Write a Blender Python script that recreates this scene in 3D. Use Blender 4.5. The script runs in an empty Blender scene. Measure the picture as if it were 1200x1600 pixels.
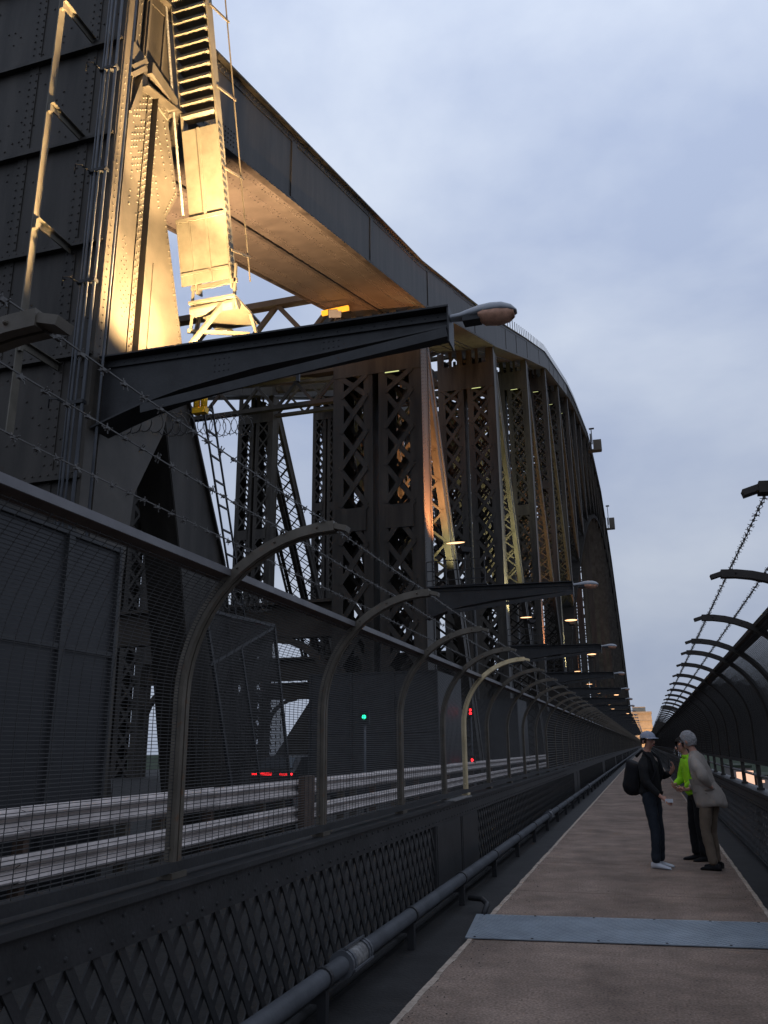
import bpy, math, random
from math import sin, cos, pi, radians, sqrt, exp
from mathutils import Vector, Matrix, noise
random.seed(7)
sc = bpy.context.scene
COL = sc.collection

# ------------------------------------------------------------------ camera
CAM_H = 1.6
F_PX, CX, CY = 1280.0, 600.0, 800.0
VPX, VPY, ROLL = 1010.0, 1163.0, 0.01
d = Vector((VPX - CX, -(VPY - CY), -F_PX)).normalized()
u = Vector((-ROLL, 1.0, 0.0)); u.z = -(u.x * d.x + u.y * d.y) / d.z; u.normalize()
r = d.cross(u)
cam_d = bpy.data.cameras.new("camera"); cam = bpy.data.objects.new("camera", cam_d); COL.objects.link(cam)
cam.matrix_world = Matrix(((r.x, r.y, r.z, 0), (d.x, d.y, d.z, 0), (u.x, u.y, u.z, CAM_H), (0, 0, 0, 1)))
cam_d.sensor_fit = 'VERTICAL'; cam_d.sensor_height = 36.0; cam_d.lens = F_PX / 1600 * 36.0
cam_d.clip_start = 0.05; cam_d.clip_end = 20000
sc.camera = cam

# ------------------------------------------------------------------ exposure, world, sun
vs = sc.view_settings
vs.view_transform = 'Standard'; vs.look = 'None'; vs.gamma = 1.0; vs.exposure = 0.0; vs.use_curve_mapping = False
SUN_EL, SUN_AZ = radians(-4.0), radians(250)
w = bpy.data.worlds.new("World"); sc.world = w; w.use_nodes = True
nt = w.node_tree; nt.nodes.clear()
def N(t, **k):
    n = nt.nodes.new(t)
    for a, b in k.items():
        if a in n.inputs: n.inputs[a].default_value = b
        else: setattr(n, a, b)
    return n
def Lk(a, b): nt.links.new(a, b)
tc = N('ShaderNodeTexCoord')
mp = N('ShaderNodeMapping'); mp.inputs['Scale'].default_value = (1.0, 1.0, 1.7); mp.inputs['Location'].default_value = (1.3, 0.4, 0.2)
Lk(tc.outputs['Generated'], mp.inputs['Vector'])
n1 = N('ShaderNodeTexNoise', Scale=3.0, Detail=8.0, Roughness=0.52, Distortion=0.15); Lk(mp.outputs[0], n1.inputs['Vector'])
cr = N('ShaderNodeValToRGB'); Lk(n1.outputs['Fac'], cr.inputs['Fac'])
e = cr.color_ramp.elements
e[0].position = .34; e[0].color = (.47, .56, .77, 1)
e[1].position = .66; e[1].color = (.71, .79, .94, 1)
sep = N('ShaderNodeSeparateXYZ'); Lk(tc.outputs['Generated'], sep.inputs[0])
mr = N('ShaderNodeMapRange'); mr.inputs['From Min'].default_value = -0.05; mr.inputs['From Max'].default_value = 0.75
mr.inputs['To Min'].default_value = 0.58; mr.inputs['To Max'].default_value = 1.08
Lk(sep.outputs['Z'], mr.inputs['Value'])
mul = N('ShaderNodeVectorMath', operation='SCALE'); Lk(cr.outputs['Color'], mul.inputs[0]); Lk(mr.outputs['Result'], mul.inputs['Scale'])
sky = N('ShaderNodeTexSky'); sky.sky_type = 'NISHITA'; sky.sun_disc = False
sky.sun_elevation = SUN_EL; sky.sun_rotation = SUN_AZ; sky.dust_density = 2.0
bg1 = N('ShaderNodeBackground'); bg1.inputs['Strength'].default_value = 0.05; sky.air_density = 3.0; sky.ozone_density = 6.0; Lk(sky.outputs[0], bg1.inputs['Color'])
bg2 = N('ShaderNodeBackground'); bg2.inputs['Strength'].default_value = 0.98; Lk(mul.outputs[0], bg2.inputs['Color'])
add = N('ShaderNodeAddShader'); Lk(bg1.outputs[0], add.inputs[0]); Lk(bg2.outputs[0], add.inputs[1])
wo = N('ShaderNodeOutputWorld'); Lk(add.outputs[0], wo.inputs['Surface'])

# ------------------------------------------------------------------ materials
def mat(name, col, rough=.6, metal=0.0, var=.25, vscale=3.0, bump=0.0, bscale=40.0, spec=.22, rust=None, rustamt=.6, streak=False):
    m = bpy.data.materials.new(name); m.use_nodes = True
    t = m.node_tree; b = t.nodes['Principled BSDF']
    b.inputs['Roughness'].default_value = rough; b.inputs['Metallic'].default_value = metal
    b.inputs['Specular IOR Level'].default_value = spec
    co = t.nodes.new('ShaderNodeTexCoord'); src = co.outputs['Object']
    if streak:
        mpn = t.nodes.new('ShaderNodeMapping'); mpn.inputs['Scale'].default_value = (1, 1, .12); t.links.new(src, mpn.inputs[0]); src = mpn.outputs[0]
    nz = t.nodes.new('ShaderNodeTexNoise'); nz.inputs['Scale'].default_value = vscale; nz.inputs['Detail'].default_value = 8
    nz.inputs['Roughness'].default_value = .62
    t.links.new(src, nz.inputs['Vector'])
    rp = t.nodes.new('ShaderNodeValToRGB'); t.links.new(nz.outputs['Fac'], rp.inputs['Fac'])
    rp.color_ramp.elements[0].position = .3; rp.color_ramp.elements[1].position = .7
    rp.color_ramp.elements[0].color = tuple(c * (1 - var) for c in col) + (1,)
    rp.color_ramp.elements[1].color = tuple(min(1, c * (1 + var)) for c in col) + (1,)
    out = rp.outputs['Color']
    if rust:
        n2 = t.nodes.new('ShaderNodeTexNoise'); n2.inputs['Scale'].default_value = vscale * 2.7; n2.inputs['Detail'].default_value = 10
        t.links.new(co.outputs['Object'], n2.inputs['Vector'])
        r2 = t.nodes.new('ShaderNodeValToRGB'); r2.color_ramp.elements[0].position = rustamt; r2.color_ramp.elements[1].position = rustamt + .12
        t.links.new(n2.outputs['Fac'], r2.inputs['Fac'])
        mx = t.nodes.new('ShaderNodeMixRGB'); t.links.new(r2.outputs['Color'], mx.inputs['Fac']); t.links.new(out, mx.inputs['Color1'])
        mx.inputs['Color2'].default_value = tuple(rust) + (1,); out = mx.outputs['Color']
    t.links.new(out, b.inputs['Base Color'])
    if bump:
        bz = t.nodes.new('ShaderNodeTexNoise'); bz.inputs['Scale'].default_value = bscale; bz.inputs['Detail'].default_value = 4
        t.links.new(co.outputs['Object'], bz.inputs['Vector'])
        bp = t.nodes.new('ShaderNodeBump'); bp.inputs['Strength'].default_value = bump; bp.inputs['Distance'].default_value = .02
        t.links.new(bz.outputs['Fac'], bp.inputs['Height']); t.links.new(bp.outputs[0], b.inputs['Normal'])
    return m
def emis(name, col, s):
    m = bpy.data.materials.new(name); m.use_nodes = True; b = m.node_tree.nodes['Principled BSDF']
    b.inputs['Base Color'].default_value = (.02, .02, .02, 1)
    b.inputs['Emission Color'].default_value = tuple(col) + (1,); b.inputs['Emission Strength'].default_value = s
    return m
M = {}
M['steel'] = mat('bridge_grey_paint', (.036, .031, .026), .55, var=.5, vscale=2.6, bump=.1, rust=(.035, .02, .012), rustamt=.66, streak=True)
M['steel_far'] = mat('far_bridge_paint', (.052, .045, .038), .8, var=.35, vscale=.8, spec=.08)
M['girder'] = mat('parapet_grey_paint', (.034, .034, .035), .5, var=.25, vscale=4, bump=.15, rust=(.04, .022, .014), rustamt=.68)
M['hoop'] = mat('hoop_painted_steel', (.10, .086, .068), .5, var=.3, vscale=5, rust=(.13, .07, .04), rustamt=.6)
M['matte'] = mat('darkened_lower_chord', (.02, .018, .016), .95, var=.3, vscale=.6, spec=.02)  # lower chord darkened and dulled so no sky sheen shows on it
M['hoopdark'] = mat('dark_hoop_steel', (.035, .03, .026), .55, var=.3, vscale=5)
M['rail'] = mat('galvanised_rail', (.165, .16, .165), .45, .3, var=.2, vscale=4)
M['railside'] = mat('weathered_rail', (.09, .06, .045), .55, var=.35, vscale=5)
M['wire'] = mat('mesh_wire_steel', (.045, .043, .042), .55, .2, var=.2)
M['barb'] = mat('barbed_wire', (.10, .095, .09), .5, .3, var=.2)
M['galv'] = mat('guard_rail_zinc', (.54, .48, .45), .42, .2, var=.28, vscale=2.2, rust=(.28, .17, .10), rustamt=.66)
M['pipe'] = mat('painted_water_pipe', (.085, .09, .10), .4, var=.25, vscale=3, bump=.1)
M['pale'] = mat('pale_flaked_paint', (.19, .185, .18), .6, var=.6, vscale=30)
M['cream'] = mat('cream_lamplit_post', (.62, .5, .3), .5, var=.2, vscale=4)  # cream paint, brightened to stand for warm lamp light on the post
M['plate'] = mat('chequer_plate_steel', (.27, .31, .35), .42, .3, var=.2, vscale=3)
M['stair'] = mat('stair_grey_paint', (.125, .112, .09), .55, var=.3, vscale=2)
M['litsteel'] = mat('floodlit_bridge_grey', (.062, .054, .045), .5, var=.25, vscale=2.2, bump=.05)  # same bridge grey, tone lightened where the floodlights fall
M['asphalt'] = mat('asphalt', (.024, .023, .022), .85, var=.3, vscale=9, bump=.3)
M['yellow'] = mat('yellow_paint', (.75, .42, .02), .45, var=.1)
M['dark'] = mat('dark_housing', (.03, .03, .032), .5, var=.1)
M['stone'] = mat('granite_blocks', (.42, .36, .28), .8, var=.15, vscale=.5)
M['lampbody'] = mat('lamp_grey_shell', (.30, .31, .33), .4, var=.12)
M['lamplens'] = mat('lamp_frosted_bowl', (.50, .27, .18), .25, var=.2, vscale=20)
M['water'] = mat('harbour_water', (.03, .045, .06), .12, var=.1, bump=.4, bscale=.2)
M['land'] = mat('far_shore_land', (.03, .04, .025), .9, var=.4, vscale=.02)
M['bldg'] = mat('apartment_render', (.25, .22, .2), .8, var=.1, vscale=.1)
M['em_orange'] = emis('sodium_lamp_glow', (1.0, .36, .02), 1.9)
M['em_warm'] = emis('warm_lamp_glow', (1.0, .55, .27), 2.6)
M['em_lime'] = emis('fluorescent_glow', (.8, .85, .35), .9)
M['em_red'] = emis('red_signal_glow', (1.0, .015, .02), 6.0)
M['em_green'] = emis('green_signal_glow', (.02, .9, .45), 2.5)
M['em_win'] = emis('lit_window_glow', (1.0, .6, .42), 1.1)

def concrete():
    m = mat('footway_concrete', (.25, .19, .155), .88, var=.3, vscale=1.7, bump=.35, bscale=60)
    t = m.node_tree; b = t.nodes['Principled BSDF']; old = b.inputs['Base Color'].links[0].from_socket
    co = t.nodes.new('ShaderNodeTexCoord')
    # slab joints every 1.9 m along the walk, worn stains, fine speckle
    n3 = t.nodes.new('ShaderNodeTexNoise'); n3.inputs['Scale'].default_value = .9; n3.inputs['Detail'].default_value = 9; n3.inputs['Roughness'].default_value = .7
    t.links.new(co.outputs['Object'], n3.inputs['Vector'])
    r3 = t.nodes.new('ShaderNodeValToRGB'); r3.color_ramp.elements[0].position = .35; r3.color_ramp.elements[1].position = .62
    r3.color_ramp.elements[0].color = (.68, .66, .64, 1); r3.color_ramp.elements[1].color = (1.08, 1.05, 1.02, 1)
    t.links.new(n3.outputs['Fac'], r3.inputs['Fac'])
    mx = t.nodes.new('ShaderNodeMixRGB'); mx.blend_type = 'MULTIPLY'; mx.inputs['Fac'].default_value = 1
    t.links.new(old, mx.inputs['Color1']); t.links.new(r3.outputs[0], mx.inputs['Color2'])
    n4 = t.nodes.new('ShaderNodeTexNoise'); n4.inputs['Scale'].default_value = 55; n4.inputs['Detail'].default_value = 3
    t.links.new(co.outputs['Object'], n4.inputs['Vector'])
    r4 = t.nodes.new('ShaderNodeValToRGB'); r4.color_ramp.elements[0].position = .35; r4.color_ramp.elements[1].position = .65
    r4.color_ramp.elements[0].color = (.66, .66, .66, 1); r4.color_ramp.elements[1].color = (1.28, 1.28, 1.28, 1)
    t.links.new(n4.outputs['Fac'], r4.inputs['Fac'])
    m2 = t.nodes.new('ShaderNodeMixRGB'); m2.blend_type = 'MULTIPLY'; m2.inputs['Fac'].default_value = 1
    t.links.new(mx.outputs[0], m2.inputs['Color1']); t.links.new(r4.outputs[0], m2.inputs['Color2'])
    t.links.new(m2.outputs[0], b.inputs['Base Color'])
    return m
M['concrete'] = concrete()
M['kerb'] = mat('pale_kerb_mortar', (.40, .33, .27), .85, var=.3, vscale=9, bump=.3)
M['gutter'] = mat('dark_gutter', (.026, .025, .025), .6, var=.35, vscale=4, bump=.2)  # near-black gutter colour, mottled at random

# ------------------------------------------------------------------ mesh builder
class MB:
    def __init__(s): s.v = []; s.f = []; s.sm = False
    def quad(s, a, b, c, e):
        i = len(s.v); s.v += [tuple(a), tuple(b), tuple(c), tuple(e)]; s.f.append((i, i+1, i+2, i+3)); return s
    def box(s, x0, x1, y0, y1, z0, z1):
        i = len(s.v)
        s.v += [(x0,y0,z0),(x1,y0,z0),(x1,y1,z0),(x0,y1,z0),(x0,y0,z1),(x1,y0,z1),(x1,y1,z1),(x0,y1,z1)]
        s.f += [(i,i+3,i+2,i+1),(i+4,i+5,i+6,i+7),(i,i+1,i+5,i+4),(i+1,i+2,i+6,i+5),(i+2,i+3,i+7,i+6),(i+3,i,i+4,i+7)]
        return s
    def bar(s, p, q, w, h, side=None):
        """box from p to q; width w along 'side', height h across it"""
        p = Vector(p); q = Vector(q); t = (q - p)
        if t.length < 1e-6: return s
        t.normalize()
        sd = Vector(side) if side is not None else (Vector((1, 0, 0)) if abs(t.x) < .9 else Vector((0, 1, 0)))
        n = t.cross(sd); n.normalize(); sd = n.cross(t); sd.normalize()
        i = len(s.v)
        for c in (p, q):
            for a, b in ((-1,-1),(1,-1),(1,1),(-1,1)):
                s.v.append(tuple(c + sd * (a*w/2) + n * (b*h/2)))
        s.f += [(i,i+1,i+2,i+3),(i+7,i+6,i+5,i+4)] + [(i+k, i+4+k, i+4+(k+1)%4, i+(k+1)%4) for k in range(4)]
        return s
    def tube(s, pts, r, n=8, cap=True):
        pts = [Vector(p) for p in pts]; i0 = len(s.v); prev = None
        rr = r if isinstance(r, (list, tuple)) else [r]*len(pts)
        for k, p in enumerate(pts):
            t = (pts[min(k+1, len(pts)-1)] - pts[max(k-1, 0)]).normalized()
            if prev is None: a = t.orthogonal().normalized()
            else:
                a = prev - t * prev.dot(t); a.normalize()
            prev = a; b = t.cross(a)
            for j in range(n):
                an = 2*pi*j/n; s.v.append(tuple(p + (a*cos(an) + b*sin(an))*rr[k]))
        for k in range(len(pts)-1):
            for j in range(n):
                s.f.append((i0+k*n+j, i0+k*n+(j+1)%n, i0+(k+1)*n+(j+1)%n, i0+(k+1)*n+j))
        if cap:
            s.f.append(tuple(i0 + j for j in reversed(range(n)))); s.f.append(tuple(i0+(len(pts)-1)*n + j for j in range(n)))
        return s
    def prism(s, poly, axis, a0, a1):
        """poly: 2D points; axis 'x','y','z' extruded a0..a1.  x:(y,z)  y:(x,z)  z:(x,y)"""
        def P(p, a):
            if axis == 'x': return (a, p[0], p[1])
            if axis == 'y': return (p[0], a, p[1])
            return (p[0], p[1], a)
        i = len(s.v); n = len(poly)
        s.v += [P(p, a0) for p in poly] + [P(p, a1) for p in poly]
        s.f.append(tuple(i+k for k in range(n))); s.f.append(tuple(i+n+k for k in reversed(range(n))))
        for k in range(n): s.f.append((i+k, i+n+k, i+n+(k+1)%n, i+(k+1)%n))
        return s
    def rivet(s, p, nrm, r=.017, h=.014):
        p = Vector(p); n = Vector(nrm).normalized(); a = n.orthogonal().normalized(); b = n.cross(a); i = len(s.v); K = 6
        for j in range(K):
            an = 2*pi*j/K; s.v.append(tuple(p + (a*cos(an)+b*sin(an))*r))
        for j in range(K):
            an = 2*pi*j/K; s.v.append(tuple(p + (a*cos(an)+b*sin(an))*r*.62 + n*h*.8))
        s.v.append(tuple(p + n*h))
        for j in range(K):
            k = (j+1) % K
            s.f.append((i+j, i+k, i+K+k, i+K+j)); s.f.append((i+K+j, i+K+k, i+2*K))
        return s
    def ball(s, c, rx, ry, rz, n=12, m=8):
        i = len(s.v); c = Vector(c)
        for a in range(m+1):
            th = pi*a/m
            for b in range(n):
                ph = 2*pi*b/n
                s.v.append((c.x+rx*sin(th)*cos(ph), c.y+ry*sin(th)*sin(ph), c.z+rz*cos(th)))
        for a in range(m):
            for b in range(n):
                s.f.append((i+a*n+b, i+(a+1)*n+b, i+(a+1)*n+(b+1)%n, i+a*n+(b+1)%n))
        return s
    def build(s, name, m, parent=None, smooth=False):
        me = bpy.data.meshes.new(name); me.from_pydata(s.v, [], s.f)
        me.materials.append(m)
        if smooth or s.sm: me.polygons.foreach_set('use_smooth', [True]*len(me.polygons))
        me.validate(); me.update()
        o = bpy.data.objects.new(name, me); COL.objects.link(o)
        if parent: o.parent = parent; 
        return o
def tag(o, label=None, cat=None, group=None, kind=None):
    if label: o['label'] = label
    if cat: o['category'] = cat
    if group: o['group'] = group
    if kind: o['kind'] = kind
    return o
def thing(name, label, cat, loc=(0,0,0), group=None):
    o = bpy.data.objects.new(name, None); COL.objects.link(o); o.location = loc; o.empty_display_size = .3
    return tag(o, label, cat, group)
def child(mb, name, m, parent, smooth=False):
    """mesh given in world coordinates, parented to a thing (parent loc removed)"""
    L = parent.location
    p = parent
    off = Vector((0,0,0))
    while p is not None: off += p.location; p = p.parent
    if off.length > 0: mb.v = [(a-off.x, b-off.y, c-off.z) for a, b, c in mb.v]
    return mb.build(name, m, parent, smooth)
def dup(root, loc, label=None, group=None):
    q = root.copy(); COL.objects.link(q); q.location = loc
    if label: q['label'] = label
    if group: q['group'] = group
    def rec(src, dst):
        for ch in list(src.children):
            c = ch.copy(); COL.objects.link(c); c.parent = dst; rec(ch, c)
    rec(root, q)
    return q
def lerp(a, b, t): return a + (b-a)*t

# ------------------------------------------------------------------ ground, water, shores
tag(MB().box(-6000, 6000, -3000, 9000, -54.2, -54).build('water', M['water']), kind='structure')
def hills(name, x0, x1, y, amp, seed, depth=260):
    b = MB(); n = 60; top = []
    for i in range(n+1):
        x = lerp(x0, x1, i/n)
        top.append((x, amp*(.55+.45*noise.noise(Vector((x*.004+seed, seed, 0)))+.2*noise.noise(Vector((x*.02, seed, 3))))))
    for i in range(n):
        (xa, ha), (xb, hb) = top[i], top[i+1]
        b.quad((xa, y, -54.5), (xb, y, -54.5), (xb, y+depth*.5, hb-54), (xa, y+depth*.5, ha-54))
        b.quad((xa, y+depth*.5, ha-54), (xb, y+depth*.5, hb-54), (xb, y+depth, -54.5), (xa, y+depth, -54.5))
    return tag(b.build(name, M['land'], smooth=True), kind='structure')
hills('hills', -2200, 2200, 1300, 70, 2.3)
hills('shore_hills', -1500, -160, 420, 56, 5.1)

Y0, Y1 = -8.0, 536.0
# footway slab, kerb strips, gutters, road
XL, XR = -1.60, 0.98
g = MB(); y = Y0 + 1.1
while y < 70: g.box(XL, XR, y+.004, y+2.446, -.06, .003*noise.noise(Vector((y, 1, 0)))); y += 2.45
g.box(XL, XR, y, Y1, -.06, 0); g.box(XL, XR, Y0, Y1, -.35, -.061)
tag(g.build('footway', M['concrete']), kind='structure')
g = MB(); g.box(-2.62, XL, Y0, Y1, -.36, -.07); g.box(XR, 1.72, Y0, Y1, -.36, -.07)
tag(g.build('gutter', M['gutter']), kind='structure')
g = MB()
for x in (XL, XR):
    y = Y0
    while y < 60:
        wob = .008*noise.noise(Vector((x, y*3, 0))); w2 = .022+.008*noise.noise(Vector((x+5, y*4, 0)))
        g.box(x-w2+wob, x+w2+wob, y, y+.12, -.05, .006+.004*noise.noise(Vector((x, y*5, 2)))); y += .12
    g.box(x-.022, x+.022, 60, Y1, -.05, .006)
tag(g.build('kerb', M['kerb']), kind='structure')
tag(MB().box(-42, -2.64, Y0, Y1, -.9, -.12).build('road', M['asphalt']), kind='structure')
gm = MB(); random.seed(11)
for i in range(900):
    y = 3 + 22*random.random()**1.6; e_ = random.random()
    x = (XL + .03 + .25*random.random()**2) if e_ < .4 else (XR - .03 - .25*random.random()**2) if e_ < .8 else random.uniform(XL+.1, XR-.1)
    a = random.uniform(.002, .007); i0 = len(gm.v)
    gm.v += [(x-a, y-a*.6, .003), (x+a*.8, y-a, .003), (x+a, y+a*.7, .003), (x-a*.5, y+a, .003), (x, y, .003+a*.8)]
    gm.f += [(i0, i0+1, i0+4), (i0+1, i0+2, i0+4), (i0+2, i0+3, i0+4), (i0+3, i0, i0+4)]
tag(gm.build('grit', M['gutter']), 'scattered dark grit along the edges of the concrete footway', 'grit', kind='stuff')
random.seed(7)
# ------------------------------------------------------------------ chequer plate
t = thing('cover_plate', 'bluish ribbed steel plate bolted across the concrete footway', 'metal plate', (-.38, 8.3, 0))
pm = MB(); ang = radians(5.5)
def rotp(x, y, z):
    dx, dy = x*cos(ang)-y*sin(ang), x*sin(ang)+y*cos(ang); return (-.38+dx, 8.3+dy, z)
def rbox(b, x0, x1, y0, y1, z0, z1):
    i = len(b.v)
    for z in (z0, z1):
        for (x, y) in ((x0,y0),(x1,y0),(x1,y1),(x0,y1)): b.v.append(rotp(x, y, z))
    b.f += [(i,i+3,i+2,i+1),(i+4,i+5,i+6,i+7),(i,i+1,i+5,i+4),(i+1,i+2,i+6,i+5),(i+2,i+3,i+7,i+6),(i+3,i,i+4,i+7)]
rbox(pm, -1.32, 1.36, -.52, .52, .008, .016)
k = 0
yy = -.49
while yy < .5:
    xx = -1.28 + (.03 if k % 2 else 0)
    while xx < 1.32:
        rbox(pm, xx, xx+.032, yy, yy+.009, .016, .0185); xx += .06
    yy += .03; k += 1
child(pm, 'plate', M['plate'], t)
for xx in (-1.24, -.75, -.2, .35, .85, 1.27):
    for yy in (-.49, .49):
        child(MB().rivet(rotp(xx, yy, .016), (0,0,1), .014, .007), 'screw', M['dark'], t)

# ------------------------------------------------------------------ safety fences
def hoop_ys():
    ys = [-2.4, -.2, 1.72, 4.1, 6.24, 8.45, 10.4, 11.7, 13.5]
    y = 13.5; nj = 29.2
    while y < 500:
        if y + 2.1 > nj - .6 and y + 2.1 < nj + 1.9:
            ys += [nj, nj+1.3]; y = nj + 1.3 + 1.8; ys.append(y); nj += 18.8
        else:
            y += 2.1; ys.append(y)
    return ys
HY = hoop_ys()
R0 = .9; ZC = 1.87
def arc_path(s, xf, r, n=14, z0=.98, amax=90):
    """points (x,z) of the hoop at radius r, side s=+1 curls towards +X"""
    xc = xf + s*R0
    pts = [(xc - s*r, z0)]
    for i in range(n+1):
        a = radians(amax)*i/n
        pts.append((xc - s*r*cos(a), ZC + r*sin(a)))
    return pts
def sweep(b, path, y0, y1, th):
    """flat/box section swept along an XZ path"""
    ring = []
    for k, (x, z) in enumerate(path):
        x0, z0 = path[max(0,k-1)]; x1, z1 = path[min(len(path)-1, k+1)]
        tx, tz = x1-x0, z1-z0; l = sqrt(tx*tx+tz*tz); nx, nz = -tz/l, tx/l
        i = len(b.v)
        b.v += [(x-nx*th/2, y0, z-nz*th/2), (x+nx*th/2, y0, z+nz*th/2), (x+nx*th/2, y1, z+nz*th/2), (x-nx*th/2, y1, z-nz*th/2)]
        ring.append(i)
    for a, c in zip(ring, ring[1:]):
        for j in range(4): b.f.append((a+j, a+(j+1)%4, c+(j+1)%4, c+j))
    b.f.append(tuple(ring[0]+j for j in range(4))); b.f.append(tuple(ring[-1]+j for j in reversed(range(4))))
def hoop_mb(s, xf, y, detail=True):
    b = MB()
    if detail:
        p = arc_path(s, xf, R0)
        sweep(b, p, y-.04, y-.006, .055); sweep(b, p, y+.006, y+.04, .055)
        sweep(b, p, y-.012, y+.012, .03)
        b.box(xf-.045, xf+.045, y-.075, y+.075, .955, .985)
        # pointed end plate beyond the tip carries the wires
        xt = xf + s*R0
        b.bar((xt, y, ZC+R0), (xt+s*.07, y, ZC+R0-.02), .07, .03, side=(0,1,0))
        for a in (52, 68, 84):
            x = xf+s*R0 - s*(R0+.03)*cos(radians(a)); z = ZC+(R0+.03)*sin(radians(a))
            b.rivet((x, y-.041, z-.03), (0,-1,0), .008, .012)
        for zz in (1.03, 1.1):
            b.rivet((xf - s*0, y-.041, zz), (0,-1,0), .01, .012)
    else:
        p = arc_path(s, xf, R0, n=7); sweep(b, p, y-.04, y+.04, .055)
    return b
def mesh_mb(s, xf, y0, y1, pitch_y=.076, pitch_s=.021, dw=.0045, n=9, amax=45):
    zb = 1.0 if s > 0 else 1.34
    b = MB()
    rr = R0 + .0
    path = arc_path(s, xf - s*.0, rr, n=n, z0=zb, amax=amax)
    ny = int((y1-y0)/pitch_y)
    def strip(pts, w, y):
        # three-sided wire
        i0 = len(b.v)
        for k, (x, z) in enumerate(pts):
            b.v += [(x-w/2, y-w/2, z), (x+w/2, y-w/2, z), (x, y+w/2, z)]
        for k in range(len(pts)-1):
            for j in range(3): b.f.append((i0+3*k+j, i0+3*k+(j+1)%3, i0+3*k+3+(j+1)%3, i0+3*k+3+j))
    for i in range(ny+1):
        strip(path, dw*1.15, y0 + (y1-y0)*i/ny)
    # horizontals by arc length
    seg = []; acc = 0
    for a, c in zip(path, path[1:]):
        l = sqrt((c[0]-a[0])**2 + (c[1]-a[1])**2); seg.append((acc, acc+l, a, c)); acc += l
    q = .01
    while q < acc:
        for s0, s1, a, c in seg:
            if s0 <= q < s1:
                f = (q-s0)/(s1-s0); x = lerp(a[0], c[0], f); z = lerp(a[1], c[1], f)
                i = len(b.v); h = dw/2
                for y in (y0, y1): b.v += [(x-h, y, z-h), (x+h, y, z-h), (x, y, z+h)]
                for j in range(3): b.f.append((i+j, i+(j+1)%3, i+3+(j+1)%3, i+3+j))
                break
        q += pitch_s
    return b
def fence(s, xf, name, label):
    t = thing(name, label, 'fence', (xf, 0, .95))
    rest = MB(); ih = 0
    proto = None
    for k, y in enumerate(HY):
        if k < 100:
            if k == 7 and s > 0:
                o = child(hoop_mb(s, xf, y), 'hoop_post', M['cream'], t); o['label'] = 'cream hoop post, brightened as if lamp-lit, among the grey ones'
            elif proto is None:
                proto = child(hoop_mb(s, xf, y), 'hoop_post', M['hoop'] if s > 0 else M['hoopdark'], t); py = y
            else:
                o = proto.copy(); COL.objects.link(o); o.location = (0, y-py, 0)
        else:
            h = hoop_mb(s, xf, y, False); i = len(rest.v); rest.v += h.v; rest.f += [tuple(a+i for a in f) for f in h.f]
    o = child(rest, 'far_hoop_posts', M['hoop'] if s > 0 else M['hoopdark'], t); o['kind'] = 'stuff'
    rest = MB(); protos = {}
    for k, (ya, yb) in enumerate(zip(HY, HY[1:])):
        ln = round(yb-ya-.08, 2)
        near = k < 12
        if k < 100:
            key = (ln, near)
            if key not in protos:
                if s > 0: m = mesh_mb(s, xf, ya+.04, ya+.04+ln, .076, .0175, .0034) if near else mesh_mb(s, xf, ya+.04, ya+.04+ln, .152, .063, .0145, 5)
                else: m = mesh_mb(s, xf, ya+.04, ya+.04+ln, .05, .0135, .0066, amax=58) if near else mesh_mb(s, xf, ya+.04, ya+.04+ln, .12, .045, .022, 5, 58)
                protos[key] = (child(m, 'mesh_panel', M['wire'], t), ya)
            else:
                p, y_ = protos[key]; o = p.copy(); COL.objects.link(o); o.location = (0, ya-y_, 0)
        else:
            h = mesh_mb(s, xf, ya+.04, ya+.04+ln, .3, .13, .026, 4); i = len(rest.v); rest.v += h.v; rest.f += [tuple(a+i for a in f) for f in h.f]
    o = child(rest, 'far_mesh_panels', M['wire'], t); o['kind'] = 'stuff'
    # top rail, galvanised strip lying on a box rail behind the hoops
    a = radians(44 if s > 0 else 56); xc = xf + s*R0; xr = xc - s*(R0+.06)*cos(a); zr = ZC + (R0+.06)*sin(a)
    nx, nz = -s*cos(a), sin(a)
    b = MB(); b.box(xr-.07, xr+.07, Y0, 500, zr-.004, zr+.004); b.box(xr-s*.07-.004, xr-s*.07+.004, Y0, 500, zr+.004, zr+.07)
    child(b, 'top_rail', M['railside'], t)
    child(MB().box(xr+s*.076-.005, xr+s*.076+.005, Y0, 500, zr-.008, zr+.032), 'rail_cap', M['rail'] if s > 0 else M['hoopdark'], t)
    zb = 1.01 if s > 0 else 1.33
    b = MB(); b.box(xf-.03, xf+.03, Y0, 500, zb-.025, zb+.025); child(b, 'bottom_rail', M['girder'], t)
    if s < 0: child(MB().tube([(xf+.03, Y0, 1.14), (xf+.03, 500, 1.14)], .022, 8), 'handrail', M['rail'], t, True)
    # barbed wires
    for ai, am in enumerate((58, 72, 86)):
        x = xc - s*(R0+.045)*cos(radians(am)); z = ZC + (R0+.045)*sin(radians(am)); b = MB()
        pts = []
        for ya, yb in zip(HY, HY[1:]):
            if ya > 120: break
            for f in (0, .25, .5, .75): pts.append((x, lerp(ya, yb, f), z - .05*f*(1-f)*random.uniform(.6, 1.4)))
        pts.append((x, 500, z))
        b.tube(pts, .0032, 4)
        y = Y0 + 1
        while y < 50:
            dz = 0
            for q in range(3):
                a1 = random.uniform(0, pi); b.bar((x+.02*cos(a1), y-.008+.008*q, z-.012+.02*sin(a1)), (x-.02*cos(a1), y+.008*q, z-.012-.02*sin(a1)), .0032, .0032)
            b.box(x-.006, x+.006, y-.012, y+.012, z-.018, z-.006)
            y += .115 if y < 25 else .25
        child(b, 'barbed_wire', M['barb'], t)
    return t
fence(1, -2.43, 'safety_fence', 'left curved hoop and wire mesh fence with barbed wire, between footway and road')
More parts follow.
